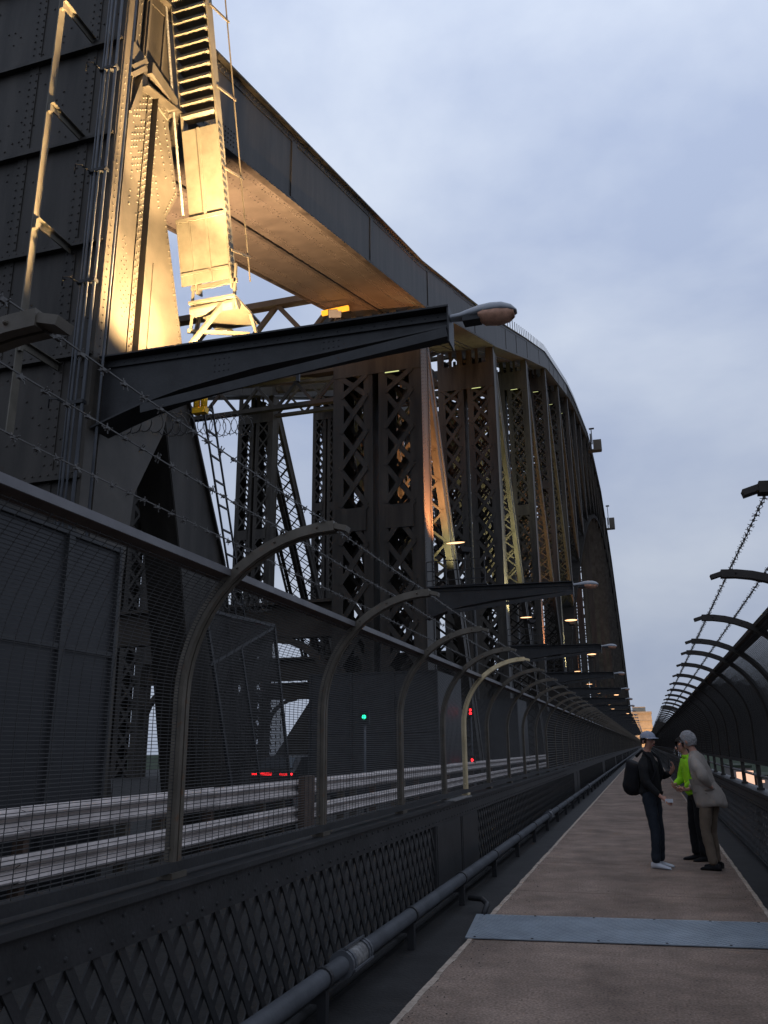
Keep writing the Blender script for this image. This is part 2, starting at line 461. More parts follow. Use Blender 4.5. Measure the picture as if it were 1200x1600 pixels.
fence(-1, 1.52, 'safety_fence', 'right hand curved hoop and mesh fence with barbed wire, on the harbour side')

# ------------------------------------------------------------------ lattice parapet girders
def parapet(s, xf, name, label, farcut=240):
    """s=+1: face towards +X"""
    t = thing(name, label, 'parapet', (xf, 0, 0))
    b = MB()
    face = xf + s*.06
    b.box(xf-.11, xf+.11, Y0, 500, .925, .953)            # flat top plate
    b.box(face-.02, face+.02, Y0, 500, .74, .925)          # top chord angle, vertical leg
    b.box(xf-.05, xf+.02, Y0, 500, .85, .925)
    child(b, 'top_chord', M['girder'], t)
    b = MB(); b.box(face-.02, face+.02, Y0, 500, -.30, -.02); b.box(xf-.1, face+s*.09 if s > 0 else xf+.1, Y0, 500, -.33, -.30) if s > 0 else b.box(face-.09, xf+.1, Y0, 500, -.33, -.30)
    child(b, 'bottom_chord', M['girder'], t)
    # rivets along the top chord
    b = MB(); y = .6
    while y < 26:
        for z in (.78, .88): b.rivet((face+s*.02, y + (.07 if z > .8 else 0), z), (s,0,0), .013, .01)
        y += .16
    child(b, 'rivet_row', M['girder'], t)
    # solid end panels at each joint
    joints = [10.85 + 18.8*k for k in range(-1, 26)]
    n = 0
    for j in joints:
        b = MB()
        for a0, a1 in ((j-1.35, j-.03), (j+.03, j+1.1)):
            b.box(face-.028, face+.028, a0, a1, -.30, .742)
            b.box(face+s*.028-.006, face+s*.028+.006, a0+.05, a0+.13, -.28, .74)
        child(b, 'solid_panel', M['girder'], t)
    # lattice
    for i, (ja, jb) in enumerate(zip(joints, joints[1:])):
        a0, a1 = ja+1.1, jb-1.35
        if a0 > farcut: 
            child(MB().box(face-.006, face+.006, a0, a1, -.02, .74), 'lattice_panel', M['girder'], t); continue
        b = MB(); H = .78; z0 = -.03; step = .18 if a0 < 120 else .47; wd = .044 if a0 < 120 else .12; run = H/1.35
        y = a0 - run
        while y < a1:
            for lay, (ya, yb) in enumerate(((y, y+run), (y+run, y))):
                za, zb = z0, z0+H; p = [ya, za]; q = [yb, zb]
                # clip in y to the panel
                def clip(p, q):
                    for lim, sgn in ((a0, 1), (a1, -1)):
                        for A, B in ((p, q), (q, p)):
                            if (A[0]-lim)*sgn < 0:
                                if (B[0]-lim)*sgn <= 0: return False
                                f = (lim-A[0])/(B[0]-A[0]); A[1] = A[1]+(B[1]-A[1])*f; A[0] = lim
                    return True
                if clip(p, q):
                    x = face + (lay-.5)*.016
                    b.bar((x, p[0], p[1]), (x, q[0], q[1]), .010, wd, side=(1,0,0))
            y += step
        child(b, 'lattice_panel', M['girder'], t)
    for j in joints:
        if j < 60:
            o = child(MB().box(xf-.12, xf+.14, j-.55 , j+.5, .955, .968), 'joint_cover', M['pale'] if abs(j-10.85) < .1 and s > 0 else M['girder'], t)
    return t
parapet(1, -2.42, 'lattice_parapet', 'dark riveted lattice parapet girder with the thick pipe along it, left of the footway')
parapet(-1, 1.52, 'lattice_parapet', 'dark riveted lattice parapet girder right of the footway, beside the walkers')

# ------------------------------------------------------------------ pipes
t = thing('water_pipe', 'thick grey pipe with couplings running along the foot of the lattice parapet', 'pipe', (-2.03, 0, .21))
PX, PZ, PR = -2.08, .2, .058
child(MB().tube([(PX, Y0, PZ), (PX, 500, PZ)], PR, 18), 'pipe_run', M['pipe'], t, True)
for y in (5.95, 18.4, 31, 44, 57):
    o = child(MB().tube([(PX, y-.16, PZ), (PX, y+.16, PZ)], PR+.022, 18), 'coupling', M['pale'] if y < 10 else M['pipe'], t, True)
    b = MB()
    for dy in (-.2, -.15, .15, .2): b.tube([(PX, y+dy-.015, PZ), (PX, y+dy+.015, PZ)], PR+.032, 16)
    b.bar((PX+.02, y-.2, PZ+.1), (PX+.02, y+.2, PZ+.1), .014, .014); b.bar((PX+.09, y-.2, PZ-.03), (PX+.09, y+.2, PZ-.03), .014, .014)
    child(b, 'clamp_ring', M['pipe'], t)
y = 1.2; k = 0
while y < 90:
    b = MB(); b.tube([(PX, y-.02, PZ), (PX, y+.02, PZ)], PR+.012, 16); b.box(PX-.2, PX+.02, y-.025, y+.025, PZ-.14, PZ-.09); b.box(PX-.03, PX+.03, y-.03, y+.03, -.07, PZ-.06)
    child(b, 'pipe_bracket', M['dark'], t); y += 2.1; k += 1
t = thing('conduit', 'thin low conduit lying in the gutter under the thick grey pipe', 'pipe', (-2.2, 0, 0))
child(MB().tube([(-2.22, Y0, -.02), (-2.22, 300, -.02)], .03, 10), 'conduit_run', M['girder'], t, True)
b = MB(); b.tube([(-1.72, 8.95, -.03), (-1.72, 9.15, .03), (-1.8, 9.3, .05), (-1.95, 9.35, .05)], .028, 10)
o = tag(child(b, 'pipe_elbow', M['dark'], thing('drain_stub', 'small dark bent pipe stub in the gutter left of the steel plate', 'drain', (-1.72, 9, -.05)), True))

# ------------------------------------------------------------------ guard rail (two W beams) in front of the truss
GX = -6.2
t = thing('guard_rail', 'double corrugated silver crash barrier with rust spots, seen through the left fence', 'guard rail', (GX, 0, 0))
def wbeam(z, y0, y1):
    b = MB(); prof = [(-.0, .155), (.012, .125), (.075, .105), (.082, .085), (.075, .065), (.012, .03), (.0, 0.0), (.012, -.03), (.075, -.065), (.082, -.085), (.075, -.105), (.012, -.125), (0, -.155)]
    n = len(prof)
    for y in (y0, y1):
        for x, zz in prof: b.v.append((GX+x, y, z+zz))
        for x, zz in prof: b.v.append((GX+x-.006, y, z+zz))
    for i in range(n-1):
        b.f.append((i, i+1, 2*n+i+1, 2*n+i)); b.f.append((n+i+1, n+i, 3*n+i, 3*n+i+1))
    for e0 in (0, 2*n):
        for i in range(n-1): b.f.append((e0+i, e0+n+i, e0+n+i+1, e0+i+1))
    for zc in (.085, -.085):
        for yy in (y0+.12, y1-.12): b.rivet((GX+.08, yy, z+zc), (1,0,0), .02, .014)
    return b
ys = [-.5, 3.5, 7.45, 11.4, 15.3]
while ys[-1] < 150: ys.append(ys[-1] + 4.0)
for k, (a, c) in enumerate(zip(ys, ys[1:])):
    for z in (.89, .43):
        child(wbeam(z + random.uniform(-.006, .006), a - .02, c + (.12 if k % 2 == 0 else -.02)), 'rail_beam', M['galv'], t)
for z in (.89, .43):
    child(MB().box(GX, GX+.08, 150, 420, z-.15, z+.15), 'rail_beam', M['galv'], t)
for i, y in enumerate(ys):
    for dy in ((0.15, 1.95, 2.75) if i < 6 else (.15,)):
        b = MB(); b.box(GX-.16, GX-.02, y+dy-.05, y+dy+.05, -.15, 1.02 if dy < 1 else .95)
        child(b, 'rail_post', M['hoop'] if dy > 1 else M['railside'], t)
b = MB(); b.box(GX+.08, GX+.2, 14.55, 15.05, .2, 1.1); child(b, 'joint_box', M['railside'], t)

# ------------------------------------------------------------------ steel arch truss
P0, PL, NP = 9.4, 18.8, 28
TOPT = [(9.4,14.1),(28.2,20.4),(36.7,23.4),(57.1,32.3),(84.9,43.9),(130.8,59.1),(204,77.0),(272.6,83.5)]
def interp(tab, y):
    y = min(y, 2*272.6-y)
    for (a, za), (b_, zb) in zip(tab, tab[1:]):
        if y <= b_: return lerp(za, zb, (y-a)/(b_-a))
    return tab[-1][1]
YN = [P0 + PL*k for k in range(NP+1)]
ZT = [interp(TOPT, y) for y in YN]
ZL = [64 - 112*((y-272.6)/263.2)**2 for y in YN]
XO, XI = -7.0, -10.2          # chord outer / inner faces
XVI = -10.66
CD = 2.0
TR = thing('arch_truss', 'nearest huge dark riveted steel arch truss beside the footway, floodlit at its near end', 'bridge truss', (-8.6, 9.4, 0))
def chord_seg(k):
    y0, y1, z0, z1 = YN[k], YN[k+1], ZT[k], ZT[k+1]
    b = MB()
    def P(x, y, dz): return (x, y, lerp(z0, z1, (y-y0)/PL) + dz)
    def slab(xa, xb, da, db, ya=y0, yb=y1):
        i = len(b.v)
        for y in (ya, yb): b.v.extend([P(xa, y, da), P(xb, y, da), P(xb, y, db), P(xa, y, db)])
        b.f.extend([(i, i+1, i+2, i+3), (i+7, i+6, i+5, i+4)] + [(i+j, i+4+j, i+4+(j+1)%4, i+(j+1)%4) for j in range(4)])
    slab(XO-.03, XO, -CD, 0); slab(XI, XI+.03, -CD, 0)             # webs
    slab(XI-.12, XO+.14, 0, .045)                                   # top plate, slightly overhanging
    if k > 0: slab(XI+.03, XO-.03, -CD+.02, -CD+.05)
    slab(XO, XO+.022, -CD+.0, -CD+.2); slab(XO, XO+.022, -.2, -.002)  # flange angles
    slab(XO, XO+.16, -CD-.022, -CD); slab(XI-.1, XI, -CD-.022, -CD)   # soffit lips
    if k % 2 == 1: slab(XO, XO+.03, -CD+.2, -.2, y0-.0+1.2, y0+6.5)
    for f in (.33, .66): 
        yb = lerp(y0, y1, f); slab(XO, XO+.028, -CD+.2, -.2, yb-.15, yb+.15)
    if k < 5: slab(-8.65, -8.55, -CD-.05, -CD+.02)                  # soffit seam
    if k >= 1: slab(XO-1.2, XO-1.3, -CD-.05, -CD+.02); slab(XO-2.3, XO-2.4, -CD-.05, -CD+.02)
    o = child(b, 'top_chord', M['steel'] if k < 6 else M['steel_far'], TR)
    if k == 0:
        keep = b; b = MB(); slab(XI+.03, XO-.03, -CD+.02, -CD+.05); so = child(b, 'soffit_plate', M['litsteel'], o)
    if k < 2:
        rb = MB(); st = .16 if k == 0 else .3
        nrm = Vector((0, -(z1-z0), -PL)).normalized()
        y = y0 + .8
        while y < y1 - .4:
            for dz in (-.06, -.14, -CD+.06, -CD+.14): rb.rivet(Vector(P(XO+.022, y + (.08 if dz in (-.14, -CD+.14) else 0), dz)), (1, 0, 0), .026, .02)
            if k == 0:
                for x in (-7.12, -7.2, -7.5, -7.62, -8.25, -8.35, -8.85, -8.95, -9.6, -9.7, -10.05):
                    if (int(y*6.25) + int(abs(x)*10)) % 5 != 0: rb.rivet(Vector(P(x, y + (.08 if int(abs(x)*100) % 3 else 0), -CD+.02)), nrm, .024, .018)
            y += st
        for yy in (y0+1.4+.12*i for i in range(16)):
            for dz in [-CD+.3+.11*j for j in range(4)]: rb.rivet(Vector(P(XO, yy, dz)), (1, 0, 0), .024, .018)
        child(rb, 'rivets', M['steel'], o)
    # walkway rail along the top of the chord
    if k >= 2 and k < 24:
        rb = MB(); n = 13 if k < 10 else 7
        for i in range(n):
            y = lerp(y0, y1, i/n); p = Vector(P(XO+.05, y, .04)); rb.bar(p, p+Vector((0, 0, .85)), .045, .045)
        child(rb, 'chord_handrail', M['steel_far'], o)
for k in range(NP): chord_seg(k)

def xlace(b, x0, x1, y, z0, z1, pitch, w, th=.02):
    z = z0; i = 0
    while z < z1 - .2:
        ze = min(z+pitch, z1)
        b.bar((x0, y, z), (x1, y, ze), th, w, side=(0,1,0)); b.bar((x1, y-th*1.3, z), (x0, y-th*1.3, ze), th, w, side=(0,1,0))
        z += pitch
def vertical(k):
    y = YN[k]; zt = ZT[k] - CD; zl = max(0.0, ZL[k]+1.0) if ZL[k] > 1 else -.1
    far = k > 8
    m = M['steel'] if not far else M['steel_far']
    b = MB(); D = 1.25
    for ya in (y, y+D):
        for x0, x1 in ((XO-.06, -7.54), (-8.42, -8.78), (-9.03, -9.39), (-10.22, XVI)):
            b.box(min(x0,x1), max(x0,x1), ya-.015, ya+.015, zl, zt)
    for x in (XO-.06, -8.78, -9.03, XVI):
        if x == -9.03: b.box(x-.03, x, y+.015, y+D-.015, zl, zt)
        elif x == -8.78: b.box(x, x+.03, y+.015, y+D-.015, zl, zt)
        elif x == XVI: b.box(x, x+.03, y+.015, y+D-.015, zl, zt)
        else: b.box(x-.03, x-.002, y+.015, y+D-.015, zl, zt)
    b.box(XO-.06, XO-.04, y-.04, y+.18, zl, zt); b.box(XO-.06, XO-.04, y+D-.16, y+D+.03, zl, zt)
    o = child(b, 'vertical_post', m, TR)
    top = zt - 2.65
    pitch = 1.5 if not far else 1.9
    for ya in ((y-.03, y+D+.03)):
        for x0, x1 in ((-7.42, -8.54), (-9.27, -10.34)):
            lc = MB(); xlace(lc, x0, x1, ya, zl, top, pitch, .20 if k < 3 else .15); child(lc, 'lacing', m, o)
    if k < 8:
        for x0, x1 in ((-7.42, -8.54), (-9.27, -10.34)):
            lc = MB(); xlace(lc, x0, x1, y+D*.5, zl+pitch/2, top, pitch, .13); child(lc, 'lacing', m, o)
    for ya in (y-.05, y+D+.03):
        bt = MB()
        bt.box(XVI+.05, XO-.08, ya, ya+.02, zt-2.65, zt-1.0)
        for x in (-7.25, -8.1, -8.63, -9.2, -9.8, -10.45): bt.box(x-.1, x+.1, ya, ya+.02, zt-1.0, zt)
        z = zl + 9.5
        child(bt, 'batten_plate', m, o)
        while z < zt - 7:
            for x0, x1 in ((-8.5, -7.45), (-10.3, -9.3)): child(MB().box(x0, x1, ya-.02, ya+.0, z, z+.9), 'batten_plate', m, o)
            z += 10.5
    if k == 1:
        rb = MB(); z = 6.0
        while z < zt-.1:
            for dy in (.04, .12, D-.12, D-.02) + ((.45, .8) if z > zt-4 or int(z*1.3) % 4 == 0 else ()): rb.rivet((XO-.038 if dy < .2 or dy > 1 else XO-.058, y+dy, z+.07*(dy > .1)), (1, 0, 0), .022, .016)
            z += .15
        child(rb, 'rivets', m, o)
    if ZL[k] > 1:      # hanger down to the deck
        h = MB(); 
        for x0, x1 in ((-7.9, -7.06), (-10.1, -9.25)): 
            h.box(x0, x1, y+.1, y+.14, 0, zl-1); h.box(x0, x1, y+1.0, y+1.04, 0, zl-1); h.box((x0+x1)/2-.05, (x0+x1)/2+.05, y+.14, y+1.0, 0, zl-1)
        child(h, 'hanger', m, TR)
for k in range(1, NP): vertical(k)

def diagonal(k):
    ya, za, yb, zb = YN[k]+.6, ZT[k]-CD-.3, YN[k+1]+.6, ZL[k+1]+.8
    if k >= NP//2:
        ya, za, yb, zb = YN[k+1]+.6, ZT[k+1]-CD-.3, YN[k]+.6, ZL[k]+.8
    if zb < -2:
        f = (za+1.0)/(za-zb); yb = lerp(ya, yb, f); zb = -1.0
    A = Vector((0, ya, za)); B = Vector((0, yb, zb)); t_ = (B-A).normalized(); n = Vector((0, t_.z, -t_.y))
    W = .95; b = MB()
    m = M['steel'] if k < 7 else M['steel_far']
    for x in (XO-.09, -8.7, -9.1, XVI+.06):
        for s_ in (-1, 1):
            o_ = n*(s_*(W/2-.12)); b.bar(A+o_+Vector((x,0,0)), B+o_+Vector((x,0,0)), .03, .26, side=(1,0,0))
            xx = x + (.13 if x in (-9.1, XVI+.06) else -.13)
            o2 = n*(s_*(W/2-.0)); b.bar(A+o2+Vector((xx,0,0)), B+o2+Vector((xx,0,0)), .29, .03, side=(1,0,0))
    b.bar(A+Vector((XO-.115,0,0)), B+Vector((XO-.115,0,0)), .015, W-.04, side=(1,0,0))
    o = child(b, 'diagonal', m, TR)
    L = (B-A).length; p = 0; lc = MB(); st = 1.3 if k < 6 else 2.0
    while p < L - st:
        for s_ in (-1, 1):
            for x0, x1 in ((XO-.2, -8.62), (-9.2, XVI+.15)):
                o_ = n*(s_*(W/2+.03)); P_ = A+t_*p+o_; Q_ = A+t_*(p+st)+o_
                lc.bar(P_+Vector((x0,0,0)), Q_+Vector((x1,0,0)), .1, .02); lc.bar(P_+Vector((x1,0,0)), Q_+Vector((x0,0,0)), .1, .02)
        p += st
    child(lc, 'lacing', m, o)
for k in range(1, NP-1): diagonal(k)
def lower_chord(k):
    if max(ZL[k], ZL[k+1]) < -6: return
    y0, y1, z0, z1 = YN[k]+.6, YN[k+1]+.6, ZL[k], ZL[k+1]; b = MB()
    for x0, x1 in ((XI, XI+.04), (XO-.04, XO)):
        i = len(b.v)
        for y, z in ((y0, z0), (y1, z1)): b.v.extend([(x0, y, z-.4), (x1, y, z-.4), (x1, y, z+.5), (x0, y, z+.5)])
        b.f.extend([(i, i+1, i+2, i+3), (i+7, i+6, i+5, i+4)] + [(i+j, i+4+j, i+4+(j+1)%4, i+(j+1)%4) for j in range(4)])
    for dz in (-.38, .48):
        b.quad((XI, y0, z0+dz), (XO, y0, z0+dz), (XO, y1, z1+dz), (XI, y1, z1+dz))
    child(b, 'lower_chord', M['matte'], TR)
for k in range(NP): lower_chord(k)

# end post -----------------------------------------------------------------
YF = 8.95
prof = [(YF+.04, -.1), (10.12, -.1), (10.08, 4.0), (10.2, 5.3), (10.85, 6.5), (11.27, 8.3), (10.5, 10.36), (10.8, 11.0), (10.32, 12.3), (10.36, 16.6), (YF+.04, 16.6)]
b = MB(); b.prism(prof, 'x', -7.10, -7.06)
b.box(-7.9, -7.12, 10.0, 10.04, -.1, 4.0)
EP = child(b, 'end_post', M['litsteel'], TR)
b = MB(); b.box(-12.8, -7.10, YF, YF+.04, -.1, 16.6)
for z in (1.4, 3.3, 5.2, 7.05, 8.9, 10.8, 12.62, 14.45, 16.2):
    b.box(-12.8, -7.02, YF-.10, YF+.0-.002, z-.05, z); b.box(-12.8, -7.02, YF-.03, YF-.002, z-.0, z+.12)
for x in (-7.62, -8.75, -9.9, -11.1): b.box(x-.09, x+.09, YF-.014, YF-.003, -.1, 16.5)
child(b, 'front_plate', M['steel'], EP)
rb = MB()
for z in (5.2, 7.05, 8.9, 10.8, 12.62, 14.45):
    x = -12.0
    while x < -7.1: rb.rivet((x, YF-.03, z+.06), (0,-1,0), .02, .015); x += .13
for x in (-7.68, -7.56, -8.81, -8.69, -9.96, -9.84):
    z = 5.0
    while z < 15: rb.rivet((x, YF-.014, z), (0,-1,0), .02, .015); z += .14
for i in range(190):
    z = random.choice((5.2, 7.05, 8.9, 10.8, 12.62)) + .2 + .13*random.randrange(12); x = -7.2 - .13*random.randrange(24)
    if random.random() < .8: rb.rivet((x, YF-.001, z), (0,-1,0), .02, .014)
child(rb, 'rivets', M['steel'], EP)
b = MB()   # corner angles and flanges
b.box(-7.06, -7.0, YF-.06, YF+.17, -.1, 16.5); b.box(-7.02, -6.985, YF+.21, YF+.235, -.1, 16.5)
b.box(-7.06, -7.035, YF+.175, YF+.4, 6.6, 12.0)
b.box(-7.058, -6.93, 9.83, 9.845, 6.6, 12.38); b.box(-7.058, -7.04, 9.70, 9.83, 6.6, 12.38)
b.box(-7.058, -7.042, 10.22, 10.4, 6.8, 9.3)
b.prism([(9.5, 12.43), (10.3, 12.37), (10.3, 12.6), (9.5, 12.66)], 'x', -7.058, -6.86)
b.prism([(9.5, 12.26), (10.3, 12.2), (10.3, 12.36), (9.5, 12.42)], 'x', -7.058, -7.03)
b.prism([(YF+.2, 11.4), (YF+.25, 11.4), (9.52, 12.3), (9.52, 12.6), (9.47, 12.6)], 'x', -7.058, -6.95)
b.prism([(YF+.17, 12.4), (9.5, 12.4), (9.5, 12.75), (YF+.17, 12.75)], 'x', -7.058, -6.98)
for z in (12.1, 12.25): b.bar((-7.02, 9.15, z), (-6.95, 9.4, z+.35), .12, .08)
b.box(-7.058, -6.97, 9.44, 9.50, 12.75, 16.5); b.box(-7.058, -6.97, 9.9, 9.95, 12.75, 16.5)
child(b, 'corner_angles', M['litsteel'], EP)
rb = MB(); NX = (1, 0, 0); X_ = -7.06
for i in range(7):          # rows on the gusset
    for j in range(20):
        yy = 9.25 + .07*i; zz = 9.85 + .12*j + .06*(i % 2)
        if zz < 12.2 and yy < 9.7 and not (zz < 10.6 and i % 3) and (i*7+j*3) % 5 and zz < 11.3 + (yy-9.2)*2: rb.rivet((X_, yy, zz), NX, .021, .022)
z = 6.8
while z < 12.2:
    rb.rivet((-7.04, 9.74, z), NX, .021, .022); rb.rivet((-7.04, 9.79, z+.06), NX, .02, .02)
    if z < 9.4 or z > 10.4: rb.rivet((-7.06, 9.93, z), NX, .02, .02); rb.rivet((-7.06, 10.03, z+.06), NX, .02, .02) if 9.5 < z < 12 else None
    rb.rivet((-6.99, YF+.05, z), NX, .014, .012)
    z += .125
for (y0, z0, y1, z1, n) in ((10.22, 12.1, 10.72, 11.0, 12), (10.72, 11.0, 10.44, 10.4, 7), (10.44, 10.4, 11.15, 8.4, 20), (11.15, 8.4, 10.8, 6.8, 14), (10.0, 11.9, 10.45, 11.0, 9), (10.1, 10.9, 10.3, 10.3, 6)):
    for i in range(n): rb.rivet((X_, lerp(y0, y1, i/n), lerp(z0, z1, i/n)), NX, .02, .02)
for i in range(9):
    for j in range(4): rb.rivet((X_, 9.3+.045*j+.03*i, 9.0 - .13*i + .1*j), NX, .016, .014)
for i in range(40): rb.rivet((X_, 9.56+.13*(i % 3), 12.8+.09*i), NX, .017, .015)
for i in range(34): rb.rivet((X_, 9.26 + .08*(i % 2), 12.8+.11*i), NX, .017, .015)
for i in range(7):
    for j in range(2): rb.rivet((-7.03, 9.56+.105*i, 12.30-.008*i+.06*j), NX, .014, .012)
child(rb, 'rivets', M['litsteel'], EP)
# first diagonal: solid box members
b = MB()
pg = [(9.9, 10.5), (11.83, 7.22), (13.24, 4.87), (14.5, -.1), (13.0, -.1), (11.75, 4.8), (11.05, 6.9), (9.9, 8.5)]
b.prism(pg, 'x', -7.20, -7.16)
for (ya, za), (yb, zb) in zip(pg[:3], pg[1:4]): b.bar((-7.5, ya, za), (-7.5, yb, zb), .8, .04, side=(1,0,0))
for (ya, za), (yb, zb) in zip(pg[4:7], pg[5:8]): b.bar((-7.5, ya, za), (-7.5, yb, zb), .66, .04, side=(1,0,0))
b.prism(pg, 'x', -9.9, -9.86)
child(b, 'diagonal', M['steel'], TR)

# the far truss is the same, 24 m beyond
dup(TR, (-8.6-23.9, 9.4, 0), 'more distant arch truss across the roadway, its latticed columns standing against the sky')

# sway bracing between the trusses
SB = thing('cross_bracing', 'dark lattice cross bracing spanning over the road between the two arch trusses', 'bridge bracing', (-20, 9.4, 0))
XA, XB = XVI, -30.9
for k in range(0, NP+1):
    y = YN[k]+.6 if k else 10.6; zt = ZT[k]-CD; b = MB(); m = M['steel_far']
    if k == 0: b.box(XB, XA, y, y+.04, 10.2, 12.6); b.box(XB, XA, y-.15, y+.2, 12.6, 12.66); 
    # top strut: two flanges and lacing
    for z in (zt+1.6, zt-1.9): b.box(XB, XA, y-.2, y+.2, z-.14, z+.14)
    n = 7 if k < 12 else 5
    for i in range(n):
        xa, xb = lerp(XA, XB, i/n), lerp(XA, XB, (i+1)/n)
        b.bar((xa, y, zt-1.9), (xb, y, zt+1.6), .2, .16); b.bar((xb, y+.1, zt-1.9), (xa, y+.1, zt+1.6), .2, .16)
    # deep sway frame where the truss is high enough
    if k >= 4:
        lo = max(9.0, ZL[k]+1); 
        if zt - lo > 6:
            mid = (zt+lo)/2
            for (za, zb) in ((lo, mid), (mid, zt-2)):
                b.bar((XA, y, za), (XB, y, zb), .35, .35); b.bar((XB, y, za), (XA, y, zb), .35, .35)
            b.box(XB, XA, y-.25, y+.25, mid-.3, mid+.3)
    child(b, 'sway_frame', m, SB)
    if k in (1, 2, 3, 4) :
        b = MB(); z = 7.0
        b.box(XB, XA, y-.25, y+.25, z-.12, z); b.box(XB, XA, y-.02, y+.02, z-1.3, z); b.box(XB, XA, y-.2, y+.2, z-1.42, z-1.3)
        for s_ in (-1, 1):
            xc = XA if s_ > 0 else XB
            for i in range(6):
                a0, a1 = radians(15*i), radians(15*(i+1)); Rk = 2.6
                b.bar((xc - s_*(Rk-Rk*sin(a0)), y, z-1.4-Rk+Rk*cos(a0)), (xc - s_*(Rk-Rk*sin(a1)), y, z-1.4-Rk+Rk*cos(a1)), .4, .25, side=(0,1,0))
        child(b, 'portal_beam', m, SB)
    # plan bracing to the next node
    if k < NP:
        y2 = YN[k+1]+.6; z2 = ZT[k+1]-CD; b = MB()
        for (xa, xb) in ((XA, (XA+XB)/2), (XB, (XA+XB)/2)):
            for dx in (-.25, .25):
                b.bar((xa, y+dx, zt+.8), (xb, y2+dx, z2+.8), .18, .5)
        child(b, 'plan_brace', m, SB)

# ------------------------------------------------------------------ cantilever brackets with street lamps
ORD = ['nearest', 'second', 'third', 'fourth', 'fifth', 'sixth']
def bracket(k, yb):
    lab = {0: 'nearest lamp bracket, big dark riveted beam with a grey lamp head against the sky',
           1: 'second lamp bracket, dark tapering beam crossing in front of the yellow lit diagonal',
           2: 'third lamp bracket from the camera, dark beam just below the second one',
           3: 'fourth lamp bracket from the camera, short dark beam low beside the vertical hangers',
           4: 'fifth lamp bracket from the camera, below the fourth one',
           }.get(k, 'tiny far-off lamp bracket in the tight stack left of the lit stone tower')
    t = thing('street_lamp', lab, 'street lamp', (-7.0, yb, 6.9), 'cantilever street lamps along the truss')
    zt0, zt1 = 6.99, 6.90
    b = MB()
    # web with haunched root
    bot = [(-1.9, 6.60), (-4.5, 6.44), (-5.6, 6.29), (-6.1, 6.18), (-6.5, 6.06), (-6.98, 5.9)]
    poly = [(-6.98, zt0)] + [(-1.9, zt1)] + bot
    b.prism(poly, 'y', yb+.14, yb+.165)
    b.bar((-6.98, yb+.15, zt0+.012), (-1.88, yb+.15, zt1+.012), .32, .024, side=(0,1,0))
    b.bar((-6.9, yb+.115, zt0-.07), (-1.9, yb+.115, zt1-.07), .02, .1, side=(0,1,0))
    for (xa, za), (xb, zb) in zip(bot, bot[1:]): b.bar((xa, yb+.15, za), (xb, yb+.15, zb), .42, .03, side=(0,1,0))
    b.box(-1.9, -1.88, yb, yb+.3, 6.42, 6.9); b.bar((-6.2, yb-.05, 6.08), (-1.9, yb-.05, 6.52), .02, .13, side=(0,1,0))
    arm = child(b, 'bracket_beam', M['girder'], t)
    if k < 2:
        rb = MB(); x = -6.8
        while x < -1.95:
            rb.rivet((x, yb+.105, lerp(zt0, zt1, (x+7)/5.1)-.07), (0,-1,0), .014, .01); x += .17
        for x0 in (-5.2, -3.6):
            for i in range(4):
                for j in range(3): rb.rivet((x0+.07*i, yb+.14, 6.75-.09*j), (0,-1,0), .014, .01)
        child(rb, 'rivets', M['girder'], arm)
    # lamp head: shell and bowl
    def loft(stations, half=None, flat=.5):
        b = MB(); n = 16
        for (x, w_, h_, zc) in stations:
            for j in range(n):
                a = 2*pi*j/n; b.v.append((x, yb+.15+w_*cos(a), zc + h_*sin(a)*(1 if sin(a) > 0 else flat)))
        for i in range(len(stations)-1):
            for j in range(n): b.f.append((i*n+j, i*n+(j+1)%n, (i+1)*n+(j+1)%n, (i+1)*n+j))
        b.f.append(tuple(range(n))); b.f.append(tuple((len(stations)-1)*n+j for j in reversed(range(n))))
        return b
    sh = loft([(-1.89, .065, .06, 6.79), (-1.76, .075, .07, 6.79), (-1.64, .11, .095, 6.79), (-1.5, .15, .12, 6.79), (-1.36, .17, .13, 6.785), (-1.22, .165, .12, 6.78), (-1.11, .12, .085, 6.77), (-1.05, .05, .03, 6.76)], flat=.3)
    head = child(sh, 'lamp_head', M['lampbody'], t, True)
    bw = loft([(-1.52, .12, .02, 6.77), (-1.45, .15, .038, 6.765), (-1.29, .155, .045, 6.76), (-1.15, .125, .038, 6.755), (-1.08, .07, .02, 6.755)], flat=3.0)
    child(bw, 'lamp_bowl', M['lamplens'], head, True)
    child(MB().box(-1.72, -1.5, yb+.06, yb+.24, 6.70, 6.77), 'gear_box', M['dark'], head)
    if 1 <= k < 10:
        b = MB()
        for x in (-7.0, -6.3, -5.6, -4.9): b.bar((x, yb+.3, 6.95), (x, yb+.3, 8.0), .035, .035)
        for z in (7.3, 7.65, 8.0): b.bar((-7.0, yb+.3, z), (-4.9, yb+.3, z), .03, .03)
        b.box(-7.0, -4.8, yb+.05, yb+1.1, 7.02, 7.06)
        child(b, 'platform_rail', M['dark'], t)
    return t
for k in range(0, 26): bracket(k, 9.0 if k == 0 else YN[k]-.35)

